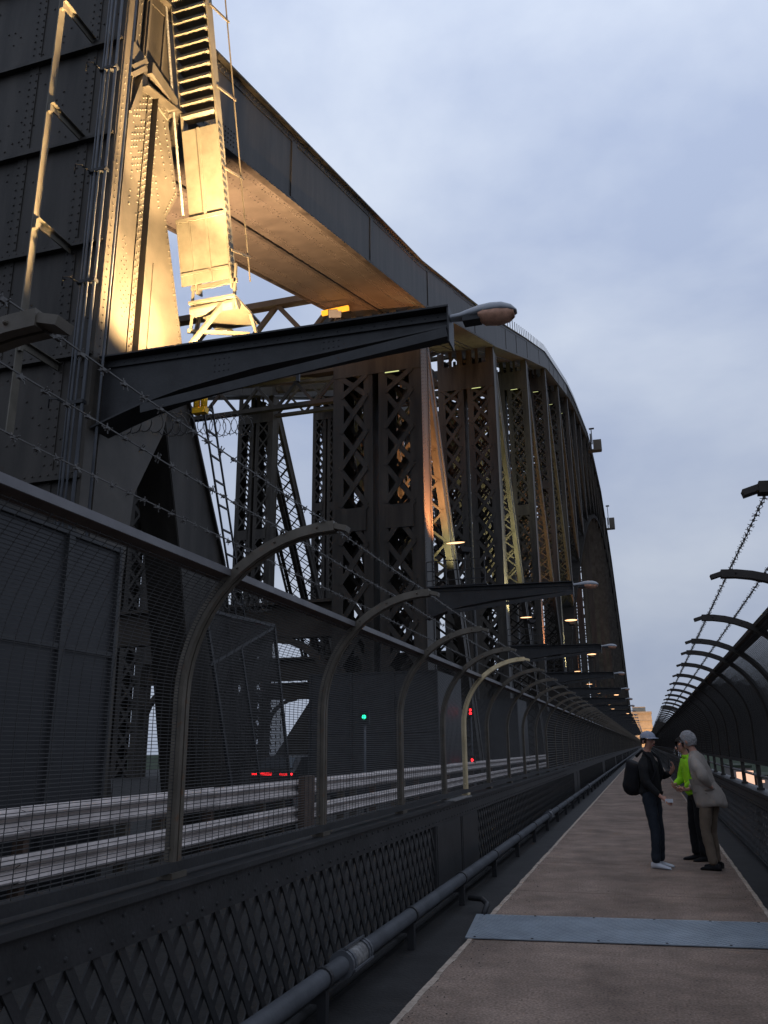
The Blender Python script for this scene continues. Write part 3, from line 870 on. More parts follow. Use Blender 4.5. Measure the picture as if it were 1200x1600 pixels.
# ------------------------------------------------------------------ floodlights
def spot(parent, loc, target, energy, col, size=100, rad=.08, blend=.6):
    ld = bpy.data.lights.new('flood_beam', 'SPOT'); ld.energy = energy; ld.color = col; ld.spot_size = radians(size); ld.spot_blend = 1.0 if energy > 20000 else blend; ld.shadow_soft_size = rad
    o = bpy.data.objects.new('flood_beam', ld); COL.objects.link(o)
    off = Vector((0,0,0)); p = parent
    while p is not None: off += p.location; p = p.parent
    o.parent = parent; o.location = Vector(loc) - off
    o.rotation_euler = (Vector(target) - Vector(loc)).to_track_quat('-Z', 'Y').to_euler()
    return o
WARM = (1.0, .66, .30); ORANGE = (1.0, .40, .14); LIME = (1.0, .93, .46); AMBER = (1.0, .58, .28)
def flood(loc, target, energy, col, glow, label, size=100, w_=.36, lit=True):
    t = thing('floodlight', label, 'floodlight', loc, 'floodlights aimed up at the truss')
    L = Vector(loc); dr = (Vector(target)-L).normalized(); rt = dr.cross(Vector((0,0,1))).normalized(); up = rt.cross(dr)
    b = MB(); 
    def pt(a, c, e_): return L + rt*a + up*c + dr*e_
    i = len(b.v); h_ = w_*.36
    for (e_, s_) in ((-.16, .6), (0, 1)):
        for a, c in ((-1,-1),(1,-1),(1,1),(-1,1)): b.v.append(tuple(pt(a*w_/2*s_, c*h_*s_, e_)))
    b.f = [(0,1,2,3)] + [(j, 4+j, 4+(j+1)%4, (j+1)%4) for j in range(4)]
    hs = child(b, 'housing', M['dark'], t)
    ln = MB(); ln.v = [tuple(pt(a*w_*.46, c*h_*.9, -.02)) for a, c in ((-1,-1),(1,-1),(1,1),(-1,1))] + [tuple(pt(a*w_*.46, c*h_*.9, -.005)) for a, c in ((-1,-1),(1,-1),(1,1),(-1,1))]
    ln.f = [(0,1,2,3), (7,6,5,4)] + [(j, 4+j, 4+(j+1)%4, (j+1)%4) for j in range(4)]
    child(ln, 'lens', glow, t)
    b = MB(); b.bar(L-dr*.1, L-dr*.1-Vector((0,0,.28)), .05, .05); child(b, 'stand', M['dark'], t)
    if energy: spot(t, tuple(L+dr*.03), target, energy, col, size)
    return t
flood((-5.6, 9.95, 7.15), (-7.2, 9.6, 13.0), 6800, WARM, M['em_warm'], 'floodlight hidden behind the nearest bracket beam, lighting the end post and stair', 136)
flood((-4.5, 10.3, 7.2), (-6.95, 9.75, 13.2), 17000, WARM, M['em_warm'], 'added unseen narrow floodlight behind the nearest bracket beam, brightening the upper end post', 42)  # extra lamp added to even out the light on the upper post
flood((-8.6, 12.6, 7.4), (-8.6, 17.2, 15.2), 26000, (1.0, .60, .33), M['em_warm'], 'floodlight low behind the nearest bracket, washing the underside of the top chord', 72)
f2 = flood((-9.5, 25.2, 16.9), (-8.8, 22.5, 17.0), 0, (1.0, .4, .08), M['lampbody'], 'orange glowing lamp hung under the near top chord above the nearest bracket beam', 120, .5)
child(MB().bar((-10.05, 25.3, 17.05), (-9.0, 25.3, 17.1), .12, .16, side=(0,1,0)), 'glowing_tube', M['em_orange'], f2)
for k in range(1, 12):
    y = YN[k]
    c, gl = ((ORANGE, M['em_warm']), (LIME, M['em_warm']))[k % 2 == 0]
    fl = flood((-5.7, y+.5, 8.5), (-7.2, y+2.6, 16), (6500, 6500, 5000, 6500, 5000, 3500, 3500, 3500, 3500, 3500, 3500)[k-1], c, gl,
          '%s row floodlight on the platform of a lamp bracket, number %d outward' % ('orange' if k % 2 else 'pale yellow', k) if False else
          ('warm glowing floodlight above the second lamp bracket' if k == 1 else 'warm glowing floodlight above the third lamp bracket' if k == 2 else
           'warm glowing floodlight above the fourth lamp bracket' if k == 3 else 'small far glowing floodlight beside the distant lamp brackets'), 110, .5)
    child(MB().ball((-5.9, y-.1, 8.62), .34, .07, .03), 'glowing_bowl', M['em_warm'], fl, True)
    if k < 4: spot(fl, (-5.9, y+3.4, 7.6), (-7.2, y+4.4, 13), 2500, LIME, 90)
    if k in (2, 3, 4, 6, 8, 10):
        fl = flood((-3.4, y, 8.2), (-7.5, y+12, 30), 0, c, M['em_warm'], 'small glowing lamp near the tip of the third lamp bracket' if k == 2 else
              'small glowing lamp near the tip of the fourth lamp bracket' if k == 3 else 'small far glowing lamp near the tips of the distant lamp brackets', 100, .4)
        child(MB().ball((-3.4, y-.3, 8.3), .34, .1, .05), 'glowing_bowl', M['em_warm'], fl, True)
# strip lights under the batten plates
for k in range(1, 11):
    z = ZT[k]-CD-2.75
    lab = {1: 'pale yellow strip light under the top plate of the first latticed column', 2: 'pale yellow strip light under the top plate of the second latticed column',
           3: 'pale yellow strip light under the top plate of the third latticed column'}.get(k, 'tiny far strip light high on the distant columns')
    t = thing('strip_light', lab, 'strip light', (-8.1, YN[k]-.1, z), 'strip lights high on the truss columns')
    child(MB().box(-8.5, -7.85, YN[k]-.16, YN[k]-.06, z, z+.04), 'casing', M['dark'], t)
    child(MB().box(-8.46, -7.89, YN[k]-.175, YN[k]-.165, z-.01, z+.03), 'tube', M['em_lime'], t)

# ------------------------------------------------------------------ access stair beside the end post
def SY(z): return 10.62 + .285*(12.1-z)
t = thing('access_stair', 'steep floodlit maintenance stair with open treads and pale panelled underside', 'stair', (-6.54, SY(9.0), 9.0))
sx0, sx1 = -6.88, -6.2
z = 12.32; 
while z < 16.2:
    b = MB(); b.box(sx0+.03, sx1-.03, SY(z)-.12, SY(z)+.10, z+.02, z+.05); b.box(sx0+.03, sx1-.03, SY(z)-.135, SY(z)-.12, z+.0, z+.055)
    child(b, 'tread', M['stair'], t); z += .2
for x in (sx0, sx1):
    b = MB(); b.bar((x, SY(16.2)+.02, 16.2), (x, SY(9.35)+.02, 9.35), .03, .2, side=(1,0,0)); child(b, 'stringer', M['stair'], t)
b = MB()
z = 12.1
while z > 9.4:
    b.box(sx1+.016, sx1+.03, SY(z)-.08, SY(z)+.02, z, z+.06); z -= .13
child(b, 'edge_cleats', M['dark'], t)
def slope_quad(b, x0, x1, z0, z1, off, th=.012):
    nrm = Vector((0, -.96, -.27)); a = nrm*off; c = nrm*(off-th); i = len(b.v)
    for o_ in (a, c):
        for (x, z) in ((x0, z0), (x1, z0), (x1, z1), (x0, z1)): b.v.append((x+o_.x, SY(z)+o_.y, z+o_.z))
    b.f += [(i,i+1,i+2,i+3),(i+7,i+6,i+5,i+4)] + [(i+j, i+4+j, i+4+(j+1)%4, i+(j+1)%4) for j in range(4)]
b = MB(); slope_quad(b, sx0, sx1, 10.62, 12.12, .1); child(b, 'underside_panel', M['stair'], t)
b = MB(); slope_quad(b, sx0-.26, sx1, 9.5, 10.6, .1); child(b, 'underside_panel', M['stair'], t)
b = MB(); slope_quad(b, -6.58, -6.53, 10.62, 12.12, .125, .024); slope_quad(b, -6.58, -6.53, 9.5, 10.6, .125, .024)
slope_quad(b, sx0-.26, sx1, 10.58, 10.64, .13, .028); slope_quad(b, sx0-.26, sx1, 9.68, 9.72, .125, .024); slope_quad(b, sx0-.01, sx0+.01, 9.5, 10.6, .12, .018)
slope_quad(b, sx0-.26, sx0-.24, 9.5, 10.6, .12, .018); child(b, 'panel_ribs', M['stair'], t)
b = MB()
for dz, dy in ((0, .62),):
    b.tube([(sx1+.04, SY(16.2)+dy, 16.2+.2), (sx1+.04, SY(9.6)+dy, 9.6+.2)], .014, 6)
for z in (10.0, 11.4, 12.8, 14.2): b.bar((sx1+.03, SY(z), z+.0), (sx1+.05, SY(z)+.66, z+.26), .025, .04)
child(b, 'handrail', M['hoop'], t)
b = MB(); b.box(-7.0, -6.1, SY(9.3)-.15, SY(9.3)+.9, 9.12, 9.16); b.tube([(-6.98, SY(9.1)-.1, 9.0), (-6.1, SY(9.1)-.05, 9.05)], .1, 10)
b.bar((-6.95, 11.0, 7.9), (-6.35, 11.35, 9.05), .05, .09); b.bar((-6.9, 11.2, 7.6), (-6.95, 11.6, 9.1), .05, .07); b.bar((-5.9, 12.3, 8.1), (-6.1, 11.9, 9.1), .05, .06)
b.bar((-7.0, 11.3, 8.6), (-6.1, 11.9, 8.7), .06, .06); b.bar((-7.0, SY(9.2)-.1, 9.45), (-6.1, SY(9.2)-.1, 9.47), .05, .08)
b.bar((-6.96, SY(9.2)-.1, 8.6), (-6.96, SY(9.2)-.1, 9.6), .04, .04); b.bar((-6.14, SY(9.2)-.1, 8.9), (-6.14, SY(9.2)-.1, 9.8), .04, .05)
child(b, 'landing_frame', M['stair'], t)
t = thing('cable_duct', 'pale curved cable duct running down the left edge of the floodlit stair', 'cable duct', (-6.95, 9.6, 14))
child(MB().tube([(-6.97, SY(z)-.12 - .06*sin((z-10)*.8), z) for z in (16, 15.2, 14.6, 14, 13.4, 12.8, 12.2, 11.6, 11.0, 10.65)], .024, 8), 'duct', M['pale'], t, True)

# stand-off cable tray on the front of the end post
t = thing('cable_tray', 'narrow gold lit vertical cable tray held off the dark post face by short arms', 'cable tray', (-7.66, 8.2, 6))
child(MB().box(-7.67, -7.65, 8.14, 8.27, 5.6, 15.5), 'tray', M['stair'], t)
for z in (6.9, 8.82, 10.82, 12.74, 14.6):
    b = MB(); b.bar((-7.62, 8.16, z), (-7.62, 8.93, z-.0), .02, .1, side=(1,0,0)); b.bar((-7.59, 8.16, z+.05), (-7.59, 8.93, z+.05), .06, .012, side=(1,0,0))
    b.box(-7.66, -7.6, 8.15, 8.21, z-.1, z+.02); child(b, 'arm', M['stair'], t)
# conduits along the corner of the end post
t = thing('corner_conduits', 'bundle of thin vertical conduits clipped to the corner of the end post', 'conduits', (-7, 8.85, 0))
for x, y, r_ in ((-7.02, 8.78, .024), (-7.12, 8.76, .016), (-7.2, 8.77, .02), (-7.27, 8.79, .012), (-6.9, 8.98, .02)):
    child(MB().tube([(x, y, -.1), (x, y, 16)], r_, 8), 'conduit', M['pipe'], t, True)
for z in (4.3, 6.2, 8.1, 10.0, 11.9, 13.8):
    b = MB(); b.box(-7.3, -6.99, 8.74, 8.83, z, z+.05)
    b.tube([(-7.25, 8.78, z), (-7.3, 8.6, z+.03), (-7.38, 8.55, z+.02), (-7.44, 8.62, z-.08)], .012, 6); child(b, 'clip', M['dark'], t)

# razor wire coils, ladder, hoist
def coil(name, label, p, q, rad_, turns):
    t = thing(name, label, 'razor wire', p); p = Vector(p); q = Vector(q); b = MB(); pts = []
    t_ = (q-p).normalized(); a = t_.orthogonal().normalized(); c = t_.cross(a); n = turns*14
    for i in range(n+1):
        an = 2*pi*i/14; rr = rad_*(1+.18*sin(i*.37)); pts.append(p.lerp(q, i/n) + (a*cos(an)+c*sin(an))*rr)
    b.tube(pts, .007, 4)
    for i in range(0, n, 2): b.bar(pts[i]+Vector((.0,-.02,.025)), pts[i]+Vector((.0,.02,-.025)), .006, .012)
    child(b, 'coil', M['barb'], t)
coil('razor_wire', 'rusty razor wire coils under the nearest bracket, beside the yellow hoist', (-6.95, 9.3, 6.15), (-6.95, 13.6, 7.7), .19, 17)
coil('razor_wire', 'small razor wire coil low behind the nearest grey fence hoop', (-6.7, 12.2, 4.0), (-6.7, 14.4, 4.3), .16, 9)
t = thing('ladder', 'slender dark ladder leaning along the first diagonal below the razor wire', 'ladder', (-6.9, 11.9, 7))
for dx, dy in ((-6.95, .05), (-6.95, .42)):
    child(MB().bar((dx, 11.75+dy, 7.6), (dx, 13.4+dy, 3.9), .03, .03), 'rail', M['dark'], t)
for i in range(9):
    f = i/9+.04; y = lerp(11.75, 13.4, f); z = lerp(7.6, 3.9, f); child(MB().bar((-6.95, y+.05, z), (-6.95, y+.42, z), .03, .03), 'rung', M['dark'], t)
t = thing('chain_hoist', 'small bright yellow twin cylinder hoist hanging below the nearest bracket beam', 'hoist', (-6.7, 11.5, 7.6))
for dx in (0, .14): child(MB().tube([(-6.85+dx, 11.5, 7.55), (-6.85+dx, 11.5, 7.2)], .06, 10), 'cylinder', M['yellow'], t, True)
b = MB(); b.box(-6.9, -6.65, 11.44, 11.56, 7.1, 7.2); b.bar((-6.78, 11.5, 7.5), (-6.78, 11.5, 8.0), .03, .03); child(b, 'hook_block', M['yellow'], t)

# ------------------------------------------------------------------ security screens round the truss feet
def grid(b, O, U, V, nu, nv, w_):
    O, U, V = Vector(O), Vector(U), Vector(V)
    for i in range(nu+1): b.bar(O+U*(i/nu), O+U*(i/nu)+V, w_, w_)
    for j in range(nv+1): b.bar(O+V*(j/nv), O+V*(j/nv)+U, w_, w_)
t = thing('security_screen', 'tall dark screen panels enclosing the foot of the end post at the left edge', 'screen', (-6.62, 7, 0), 'security screens round the truss feet')
for a, c in ((3.2, 5.75), (5.8, 8.28), (8.33, 9.34)):
    child(MB().box(-6.65, -6.63, a, c, .02, 4.2), 'sheet', M['dark'], t)
    b = MB(); b.box(-6.63, -6.58, a-.03, a+.03, -.1, 4.25); b.box(-6.63, -6.58, c-.03, c+.02, -.1, 4.25)
    for z in (.1, 2.8, 4.2): b.box(-6.628, -6.59, a+.03, c-.03, z-.03, z+.03)
    child(b, 'frame', M['girder'], t)
t = thing('security_screen', 'slanted see-through mesh screen in front of the red tail lights', 'screen', (-6.6, 13.5, 0), 'security screens round the truss feet')
cs = [(11.7, 3.75), (14.35, 3.85), (15.6, -.1), (13.3, -.1)]
b = MB()
for (ya, za), (yb, zb) in zip(cs, cs[1:]+cs[:1]): b.bar((-6.6, ya, za), (-6.6, yb, zb), .05, .06)
b.bar((-6.6, 11.95, 2.9), (-6.6, 14.3, 3.8), .04, .05); b.bar((-6.6, 13.0, 3.3), (-6.6, 14.4, -.1), .04, .05)
child(b, 'frame', M['girder'], t)
b = MB()
for i in range(60):
    f = i/59; b.bar((-6.6, lerp(11.7, 14.35, f), lerp(3.75, 3.85, f)), (-6.6, lerp(13.3, 15.6, f), -.1), .010, .010)
for j in range(85):
    f = j/84; b.bar((-6.6, lerp(11.7, 13.3, f), lerp(3.75, -.1, f)), (-6.6, lerp(14.35, 15.6, f), lerp(3.85, -.1, f)), .010, .010)
child(b, 'mesh', M['wire'], t)
for k in range(1, 5):
    y = YN[k]
    lab = ['plain dark screen wall round the first latticed column, behind the green light', 'dark screen wall round the second latticed column', 'dark screen wall round the third latticed column', 'dark screen wall round the fourth latticed column'][k-1]
    t = thing('security_screen', lab, 'screen', (-8.9, y-.3, 0), 'security screens round the truss feet')
    b = MB(); b.box(-11.3, -6.62, y-.40, y-.38, 0, 4.1); b.box(-6.64, -6.62, y-.378, y+3.4, 0, 4.1); child(b, 'sheet', M['girder'], t)
    b = MB()
    for x in (-11.3, -9.75, -8.2, -6.66): b.box(x-.03, x+.03, y-.45, y-.402, -.1, 4.15)
    for z in (.1, 2.1, 4.1): b.box(-11.3, -6.62, y-.43, y-.402, z-.025, z+.025)
    child(b, 'frame', M['girder'], t)

# ------------------------------------------------------------------ signals
def signal(x, y, lamps, m, label):
    t = thing('signal_light', label, 'signal light', (x, y, 0)); top = max(lamps)
    child(MB().tube([(x, y, -.1), (x, y, top+.1)], .035, 8), 'pole', M['pipe'], t, True)
    for z in lamps:
        child(MB().box(x-.12, x+.12, y-.08, y-.02, z-.16, z+.16), 'housing', M['dark'], t)
        for dz in ((-.06, .06) if z == top and len(lamps) > 1 else (0,)): child(MB().tube([(x, y-.1, z+dz), (x, y-.081, z+dz)], .05, 12), 'lens', m, t)
signal(-6.25, 31.5, (2.85, 1.1), M['em_red'], 'pole with red signal lamps seen through the fence beside the cream hoop post')
signal(-6.45, 19.4, (2.3,), M['em_green'], 'pole with one small green signal lamp seen through the fence')
# ------------------------------------------------------------------ car with lit tail lights
t = thing('car', 'dark car with glowing red tail lights driving away beyond the crash barrier', 'car', (-13.7, 30, -.12))
cx = -13.7; b = MB()
side = [(30.0, .25), (30.0, .82), (30.25, .95), (30.8, 1.38), (32.3, 1.42), (33.2, .95), (34.2, .82), (34.35, .3)]
b.prism([(y, z-.12) for y, z in side], 'x', cx-.88, cx+.88); child(b, 'body', M['dark'], t)
b = MB(); b.quad((cx-.7, 30.24, .86), (cx+.7, 30.24, .86), (cx+.62, 30.73, 1.24), (cx-.62, 30.73, 1.24)); child(b, 'rear_window', M['water'], t)
for wx in (cx-.9, cx+.74):
    for wy in (30.75, 33.5):
        o = child(MB().tube([(wx, wy, .2), (wx+.16, wy, .2)], .32, 18), 'wheel', M['dark'], t); child(MB().tube([(wx-.01, wy, .2), (wx+.17, wy, .2)], .19, 12), 'rim', M['galv'], o)
child(MB().box(cx-.86, cx-.02, 29.97, 29.995, .60, .70), 'tail_light', M['em_red'], t)
child(MB().box(cx+.3, cx+.84, 29.97, 29.995, .60, .68), 'tail_light', M['em_red'], t)

# ------------------------------------------------------------------ gantries on the arch
for (y, z, lab) in ((190, 69.0, 'larger upper maintenance cage with a mast, hanging out from the curving top chord'), (300, 77.2, 'smaller lower maintenance cage with a thin mast on the top chord')):
    t = thing('maintenance_cage', lab, 'maintenance cage', (-5.8, y, z), 'maintenance cages on the arch')
    b = MB(); s_ = y/190
    b.box(-7, -3.9, y, y+2, z, z+.3); b.box(-5.7, -3.8, y, y+2, z+.3, z+2.6*s_); child(b, 'cage', M['hoop'], t)
    b = MB()
    for x in (-6.9, -6.2): b.bar((x, y, z), (x, y, z+4.2), .3, .3)
    child(b, 'side_frame', M['steel'], t)
    b = MB(); b.bar((-5.9, y, z+1.5), (-5.9, y, z+5.6*s_), .22, .22); b.box(-6.4, -5.2, y-.2, y+.2, z+5.3*s_, z+5.6*s_); child(b, 'mast', M['steel'], t)
# ------------------------------------------------------------------ granite pylon
t = thing('stone_tower', 'orange floodlit stone bridge tower at the far end of the footway', 'stone tower', (-2, 556, 0))
b = MB(); b.prism([(-9.6, -54), (5.6, -54), (4.6, 20.0), (-8.8, 20.0)], 'y', 548, 566)
for z in (5.5, 10.5, 15.5): b.box(-9.05, 5.05, 547.7, 548.0, z, z+.4)
b.box(-9.1, 4.9, 547.4, 566.6, 20.0, 21.2); child(b, 'shaft', M['stone'], t)
b = MB(); b.box(-6.4, 1.4, 550, 564, 21.2, 24.2); child(b, 'attic', M['stone'], t)
t = thing('floodlight', 'far floodlight below the stone tower, out of the walkers way', 'floodlight', (5.5, 522, -4))
child(MB().box(5.2, 5.9, 521.7, 522.1, -4.2, -3.7), 'housing', M['dark'], t)
spot(t, (5.5, 522.2, -3.5), (-2, 548, 12), 60000, (1.0, .55, .22), 90, .3)
# ------------------------------------------------------------------ shore buildings with lit windows
def building(x0, x1, y0, y1, z1, wins, label):
    t = thing('apartment_building', label, 'building', ((x0+x1)/2, y0, -54))
    child(MB().box(x0, x1, y0, y1, -54, z1), 'wall', M['bldg'], t); child(MB().box(x0-.4, x1+.4, y0-.4, y1+.4, z1, z1+.8), 'roof', M['land'], t)
    for (wx, wz, ww, wh) in wins: child(MB().box(wx, wx+ww, y0-.12, y0-.02, wz, wz+wh), 'lit_window', M['em_win'], t)
def prb(px, py, y):      # where a far building has to stand: direction of a picture point carried out to distance y
    v = r*0; q = Vector((px-CX, -(py-CY), -F_PX)); X = r.dot(q); Y = d.dot(q); Z = u.dot(q); k = y/Y
    return X*k, Z*k+CAM_H
building(26, 31.5, 300, 330, -6, [(27.0, -12.5, 1.6, 5.2), (29.6, -13.5, 2.6, 6.6)], 'shore building with tall pinkish lit windows, just above the right parapet')
building(33, 42, 300, 330, -9, [(34.4, -10.6, .8, .8), (36.6, -10.6, .8, .8), (35.0, -17.5, .9, 1.2), (39.5, -15, .9, 1.2)], 'lower shore building with two round white lights, right of the pinkish windows')
building(52, 70, 320, 350, -22, [(54+3*i, -27-4*j, 1, 1.5) for i in range(5) for j in range(3) if (i+j) % 2], 'low far shore building with scattered lit windows, rightmost')

# ------------------------------------------------------------------ people
def skin(name, V_, E_, m, parent, root, base, ang, sub=2):
    names = list(V_); idx = {n: i for i, n in enumerate(names)}
    ca, sa = cos(ang), sin(ang)
    vs_ = [(V_[n][0][0]*ca - V_[n][0][1]*sa, V_[n][0][0]*sa + V_[n][0][1]*ca, V_[n][0][2]) for n in names]
    me = bpy.data.meshes.new(name); me.from_pydata(vs_, [(idx[a], idx[b_]) for a, b_ in E_], []); me.materials.append(m)
    o = bpy.data.objects.new(name, me); COL.objects.link(o); o.parent = parent
    md = o.modifiers.new('skin', 'SKIN'); md.use_smooth_shade = True
    sv = me.skin_vertices[0].data
    for n in names:
        rr = V_[n][1]; sv[idx[n]].radius = (rr, rr) if not isinstance(rr, tuple) else rr
        sv[idx[n]].use_root = (n == root)
    s2 = o.modifiers.new('smooth', 'SUBSURF'); s2.levels = sub; s2.render_levels = sub
    if name in ('jacket', 'trousers', 'bag'):
        tx = bpy.data.textures.get('folds') or bpy.data.textures.new('folds', 'CLOUDS'); tx.noise_scale = .11; tx.noise_depth = 2
        dm = o.modifiers.new('folds', 'DISPLACE'); dm.texture = tx; dm.strength = .032; dm.mid_level = .5; dm.texture_coords = 'LOCAL'
    return o
def chain(V_, E_, start, pts, pre):
    last = start
    for i, (p, r_) in enumerate(pts):
        n = pre + str(i); V_[n] = (p, r_); E_.append((last, n)); last = n
    return last
def hand(V_, E_, wrist, pre, dirv, side, palm, curl=.5):
    """wrist: name of wrist vertex; dirv finger direction, side: towards the thumb, palm: palm normal"""
    p0 = Vector(V_[wrist][0]); dv = Vector(dirv).normalized(); sd = Vector(side).normalized(); pn = Vector(palm).normalized()
    V_[pre+'palm'] = (tuple(p0+dv*.05), (.034, .02)); E_.append((wrist, pre+'palm'))
    for i, (off, ln) in enumerate(((.03, .07), (.011, .08), (-.010, .075), (-.03, .058))):
        a = p0+dv*.095+sd*off; c = a+(dv*cos(curl)+pn*sin(curl))*ln*.5; e_ = c+(dv*cos(curl*2.2)+pn*sin(curl*2.2))*ln*.5
        V_[pre+'k%d' % i] = (tuple(a), .010); V_[pre+'m%d' % i] = (tuple(c), .009); V_[pre+'t%d' % i] = (tuple(e_), .007)
        E_ += [(pre+'palm', pre+'k%d' % i), (pre+'k%d' % i, pre+'m%d' % i), (pre+'m%d' % i, pre+'t%d' % i)]
    a = p0+dv*.035+sd*.04; c = a+(dv*.7+sd*.4+pn*.4).normalized()*.035
    V_[pre+'th0'] = (tuple(a), .011); V_[pre+'th1'] = (tuple(c), .009); E_ += [(pre+'palm', pre+'th0'), (pre+'th0', pre+'th1')]
SKINM = mat('skin', (.42, .22, .16), .5, var=.08)
CAPM = mat('cap_cloth', (.24, .26, .32), .8, var=.1)
CL = {n: mat(n, c, .8, var=v, vscale=s_, bump=.5, bscale=9) for n, c, v, s_ in (('black_jacket_cloth', (.012, .012, .013), .2, 8), ('blue_jeans_cloth', (.018, .023, .032), .3, 10), ('lime_jacket_cloth', (.30, .66, .02), .1, 8), ('black_trouser_cloth', (.010, .010, .012), .2, 8), ('cream_jacket_cloth', (.28, .245, .215), .12, 8), ('khaki_trouser_cloth', (.15, .115, .085), .18, 8), ('grey_shirt_cloth', (.25, .25, .27), .15, 8), ('white_canvas', (.55, .56, .6), .08, 8), ('grey_hair_strands', (.27, .26, .26), .4, 60), ('dark_hair_strands', (.02, .015, .012), .2, 30), ('backpack_cloth', (.008, .008, .010), .2, 9), ('lilac_shirt_cloth', (.30, .28, .42), .1, 8))}
def headmesh(parent, base, pos, yaw, pitch, hair, long_=False, cap=None, scale=1.0):
    """eyes, mouth, hair as child meshes placed on the head of the continuous body"""
    pos = Vector(pos); Rm = Matrix.Rotation(yaw, 3, 'Z') @ Matrix.Rotation(pitch, 3, 'Y')
    def T(b):
        b.v = [tuple(Rm @ Vector(v)*scale + pos) for v in b.v]; return b
    for s_ in (-1, 1):
        T_ = T(MB().ball((.086, s_*.032, .012), .007, .011, .006, 8, 6)); T_.build('eye', CL['white_canvas'], parent, True)
        T(MB().ball((.0925, s_*.032, .012), .003, .006, .006, 8, 4)).build('pupil', CL['black_trouser_cloth'], parent, True)
        T(MB().ball((.0, s_*.078, -.005), .02, .012, .032, 8, 6)).build('ear', SKINM, parent, True)
        T(MB().bar((.094, s_*.018, .033), (.088, s_*.048, .032), .008, .007)).build('eyebrow', hair, parent)
    T(MB().ball((.106, 0, -.014), .02, .013, .025, 8, 6)).build('nose', SKINM, parent, True)
    T(MB().ball((.088, 0, -.055), .010, .026, .007, 8, 6)).build('mouth', bpy.data.materials.get('lips') or mat('lips', (.3, .1, .09), .5, var=.05), parent, True)
    # hair: shell hugging the back and top, with broken outline
    b = MB(); n, m_ = 22, 12
    random.seed(int(yaw*100)+3)
    for a in range(m_+1):
        th = pi*a/m_
        for c in range(n):
            ph = 2*pi*c/n; back = cos(ph) < .45
            lim = (2.3 if long_ else 1.95) if back else (1.02 if abs(sin(ph)) < .75 else 1.25)
            t2 = min(th, lim); jit = 1+.05*random.uniform(-1, 1)
            rr = (1.0 if t2 < th - .3 else 1.0)
            b.v.append((-.008+.104*sin(t2)*cos(ph)*jit*rr, .088*sin(t2)*sin(ph)*jit*rr, .018+.116*cos(t2)*jit*rr))
    for a in range(m_):
        for c in range(n): b.f.append((a*n+c, (a+1)*n+c, (a+1)*n+(c+1)%n, a*n+(c+1)%n))
    ho = T(b).build('hair', hair, parent, True)
    h2 = ho.modifiers.new('smooth', 'SUBSURF'); h2.levels = h2.render_levels = 2
    tx = bpy.data.textures.get('tufts') or bpy.data.textures.new('tufts', 'CLOUDS'); tx.noise_scale = .022; tx.noise_depth = 3
    dm = ho.modifiers.new('tufts', 'DISPLACE'); dm.texture = tx; dm.strength = .022; dm.mid_level = .55; dm.texture_coords = 'LOCAL'
    if cap:
        b = MB()
        for a in range(7):
            th = pi/2*a/6
            for c in range(20):
                ph = 2*pi*c/20; b.v.append((-.004+.112*sin(th)*cos(ph), .098*sin(th)*sin(ph), .042+.092*cos(th)))
        for a in range(6):
            for c in range(20): b.f.append((a*20+c, (a+1)*20+c, (a+1)*20+(c+1)%20, a*20+(c+1)%20))
        for i in range(8):     # brim
            a0, a1 = radians(-62+15.5*i), radians(-62+15.5*(i+1))
            i0 = len(b.v)
            b.v += [(.1*cos(a0), .095*sin(a0), .047), (.1*cos(a1), .095*sin(a1), .047), (.1*cos(a1)+.065*cos(a1)**.5, .1*sin(a1), .034), (.1*cos(a0)+.065*cos(a0)**.5, .1*sin(a0), .034)]
            b.v += [(x, y, z-.008) for x, y, z in b.v[i0:i0+4]]
            b.f += [(i0, i0+1, i0+2, i0+3), (i0+7, i0+6, i0+5, i0+4), (i0+3, i0+2, i0+6, i0+7)]
        T(b).build('cap', cap, parent, True)
def shoes(parent, feet, ang, m, sole=None):
    ca, sa = cos(ang), sin(ang)
    for (x, y, fa) in feet:
        b = MB(); n = 14
        st = [(-.09, .028, .075), (-.06, .04, .09), (0, .042, .085), (.06, .044, .06), (.12, .046, .045), (.165, .036, .035), (.185, .015, .02)]
        for (fx, w_, h_) in st:
            for j in range(n):
                a = 2*pi*j/n; zz = max(0.004, h_*.5+h_*.5*sin(a)*1.05); b.v.append((fx, w_*cos(a), zz))
        for i in range(len(st)-1):
            for j in range(n): b.f.append((i*n+j, i*n+(j+1)%n, (i+1)*n+(j+1)%n, (i+1)*n+j))
        b.f.append(tuple(range(n))); b.f.append(tuple((len(st)-1)*n+j for j in reversed(range(n))))
        cf, sf = cos(fa), sin(fa)
        def X(p):
            px, py = p[0]*cf-p[1]*sf+x, p[0]*sf+p[1]*cf+y; return (px*ca-py*sa, px*sa+py*ca, p[2])
        b.v = [X(p) for p in b.v]; b.build('shoe', m, parent, True)
def rotv(p, ang): return (p[0]*cos(ang)-p[1]*sin(ang), p[0]*sin(ang)+p[1]*cos(ang), p[2])

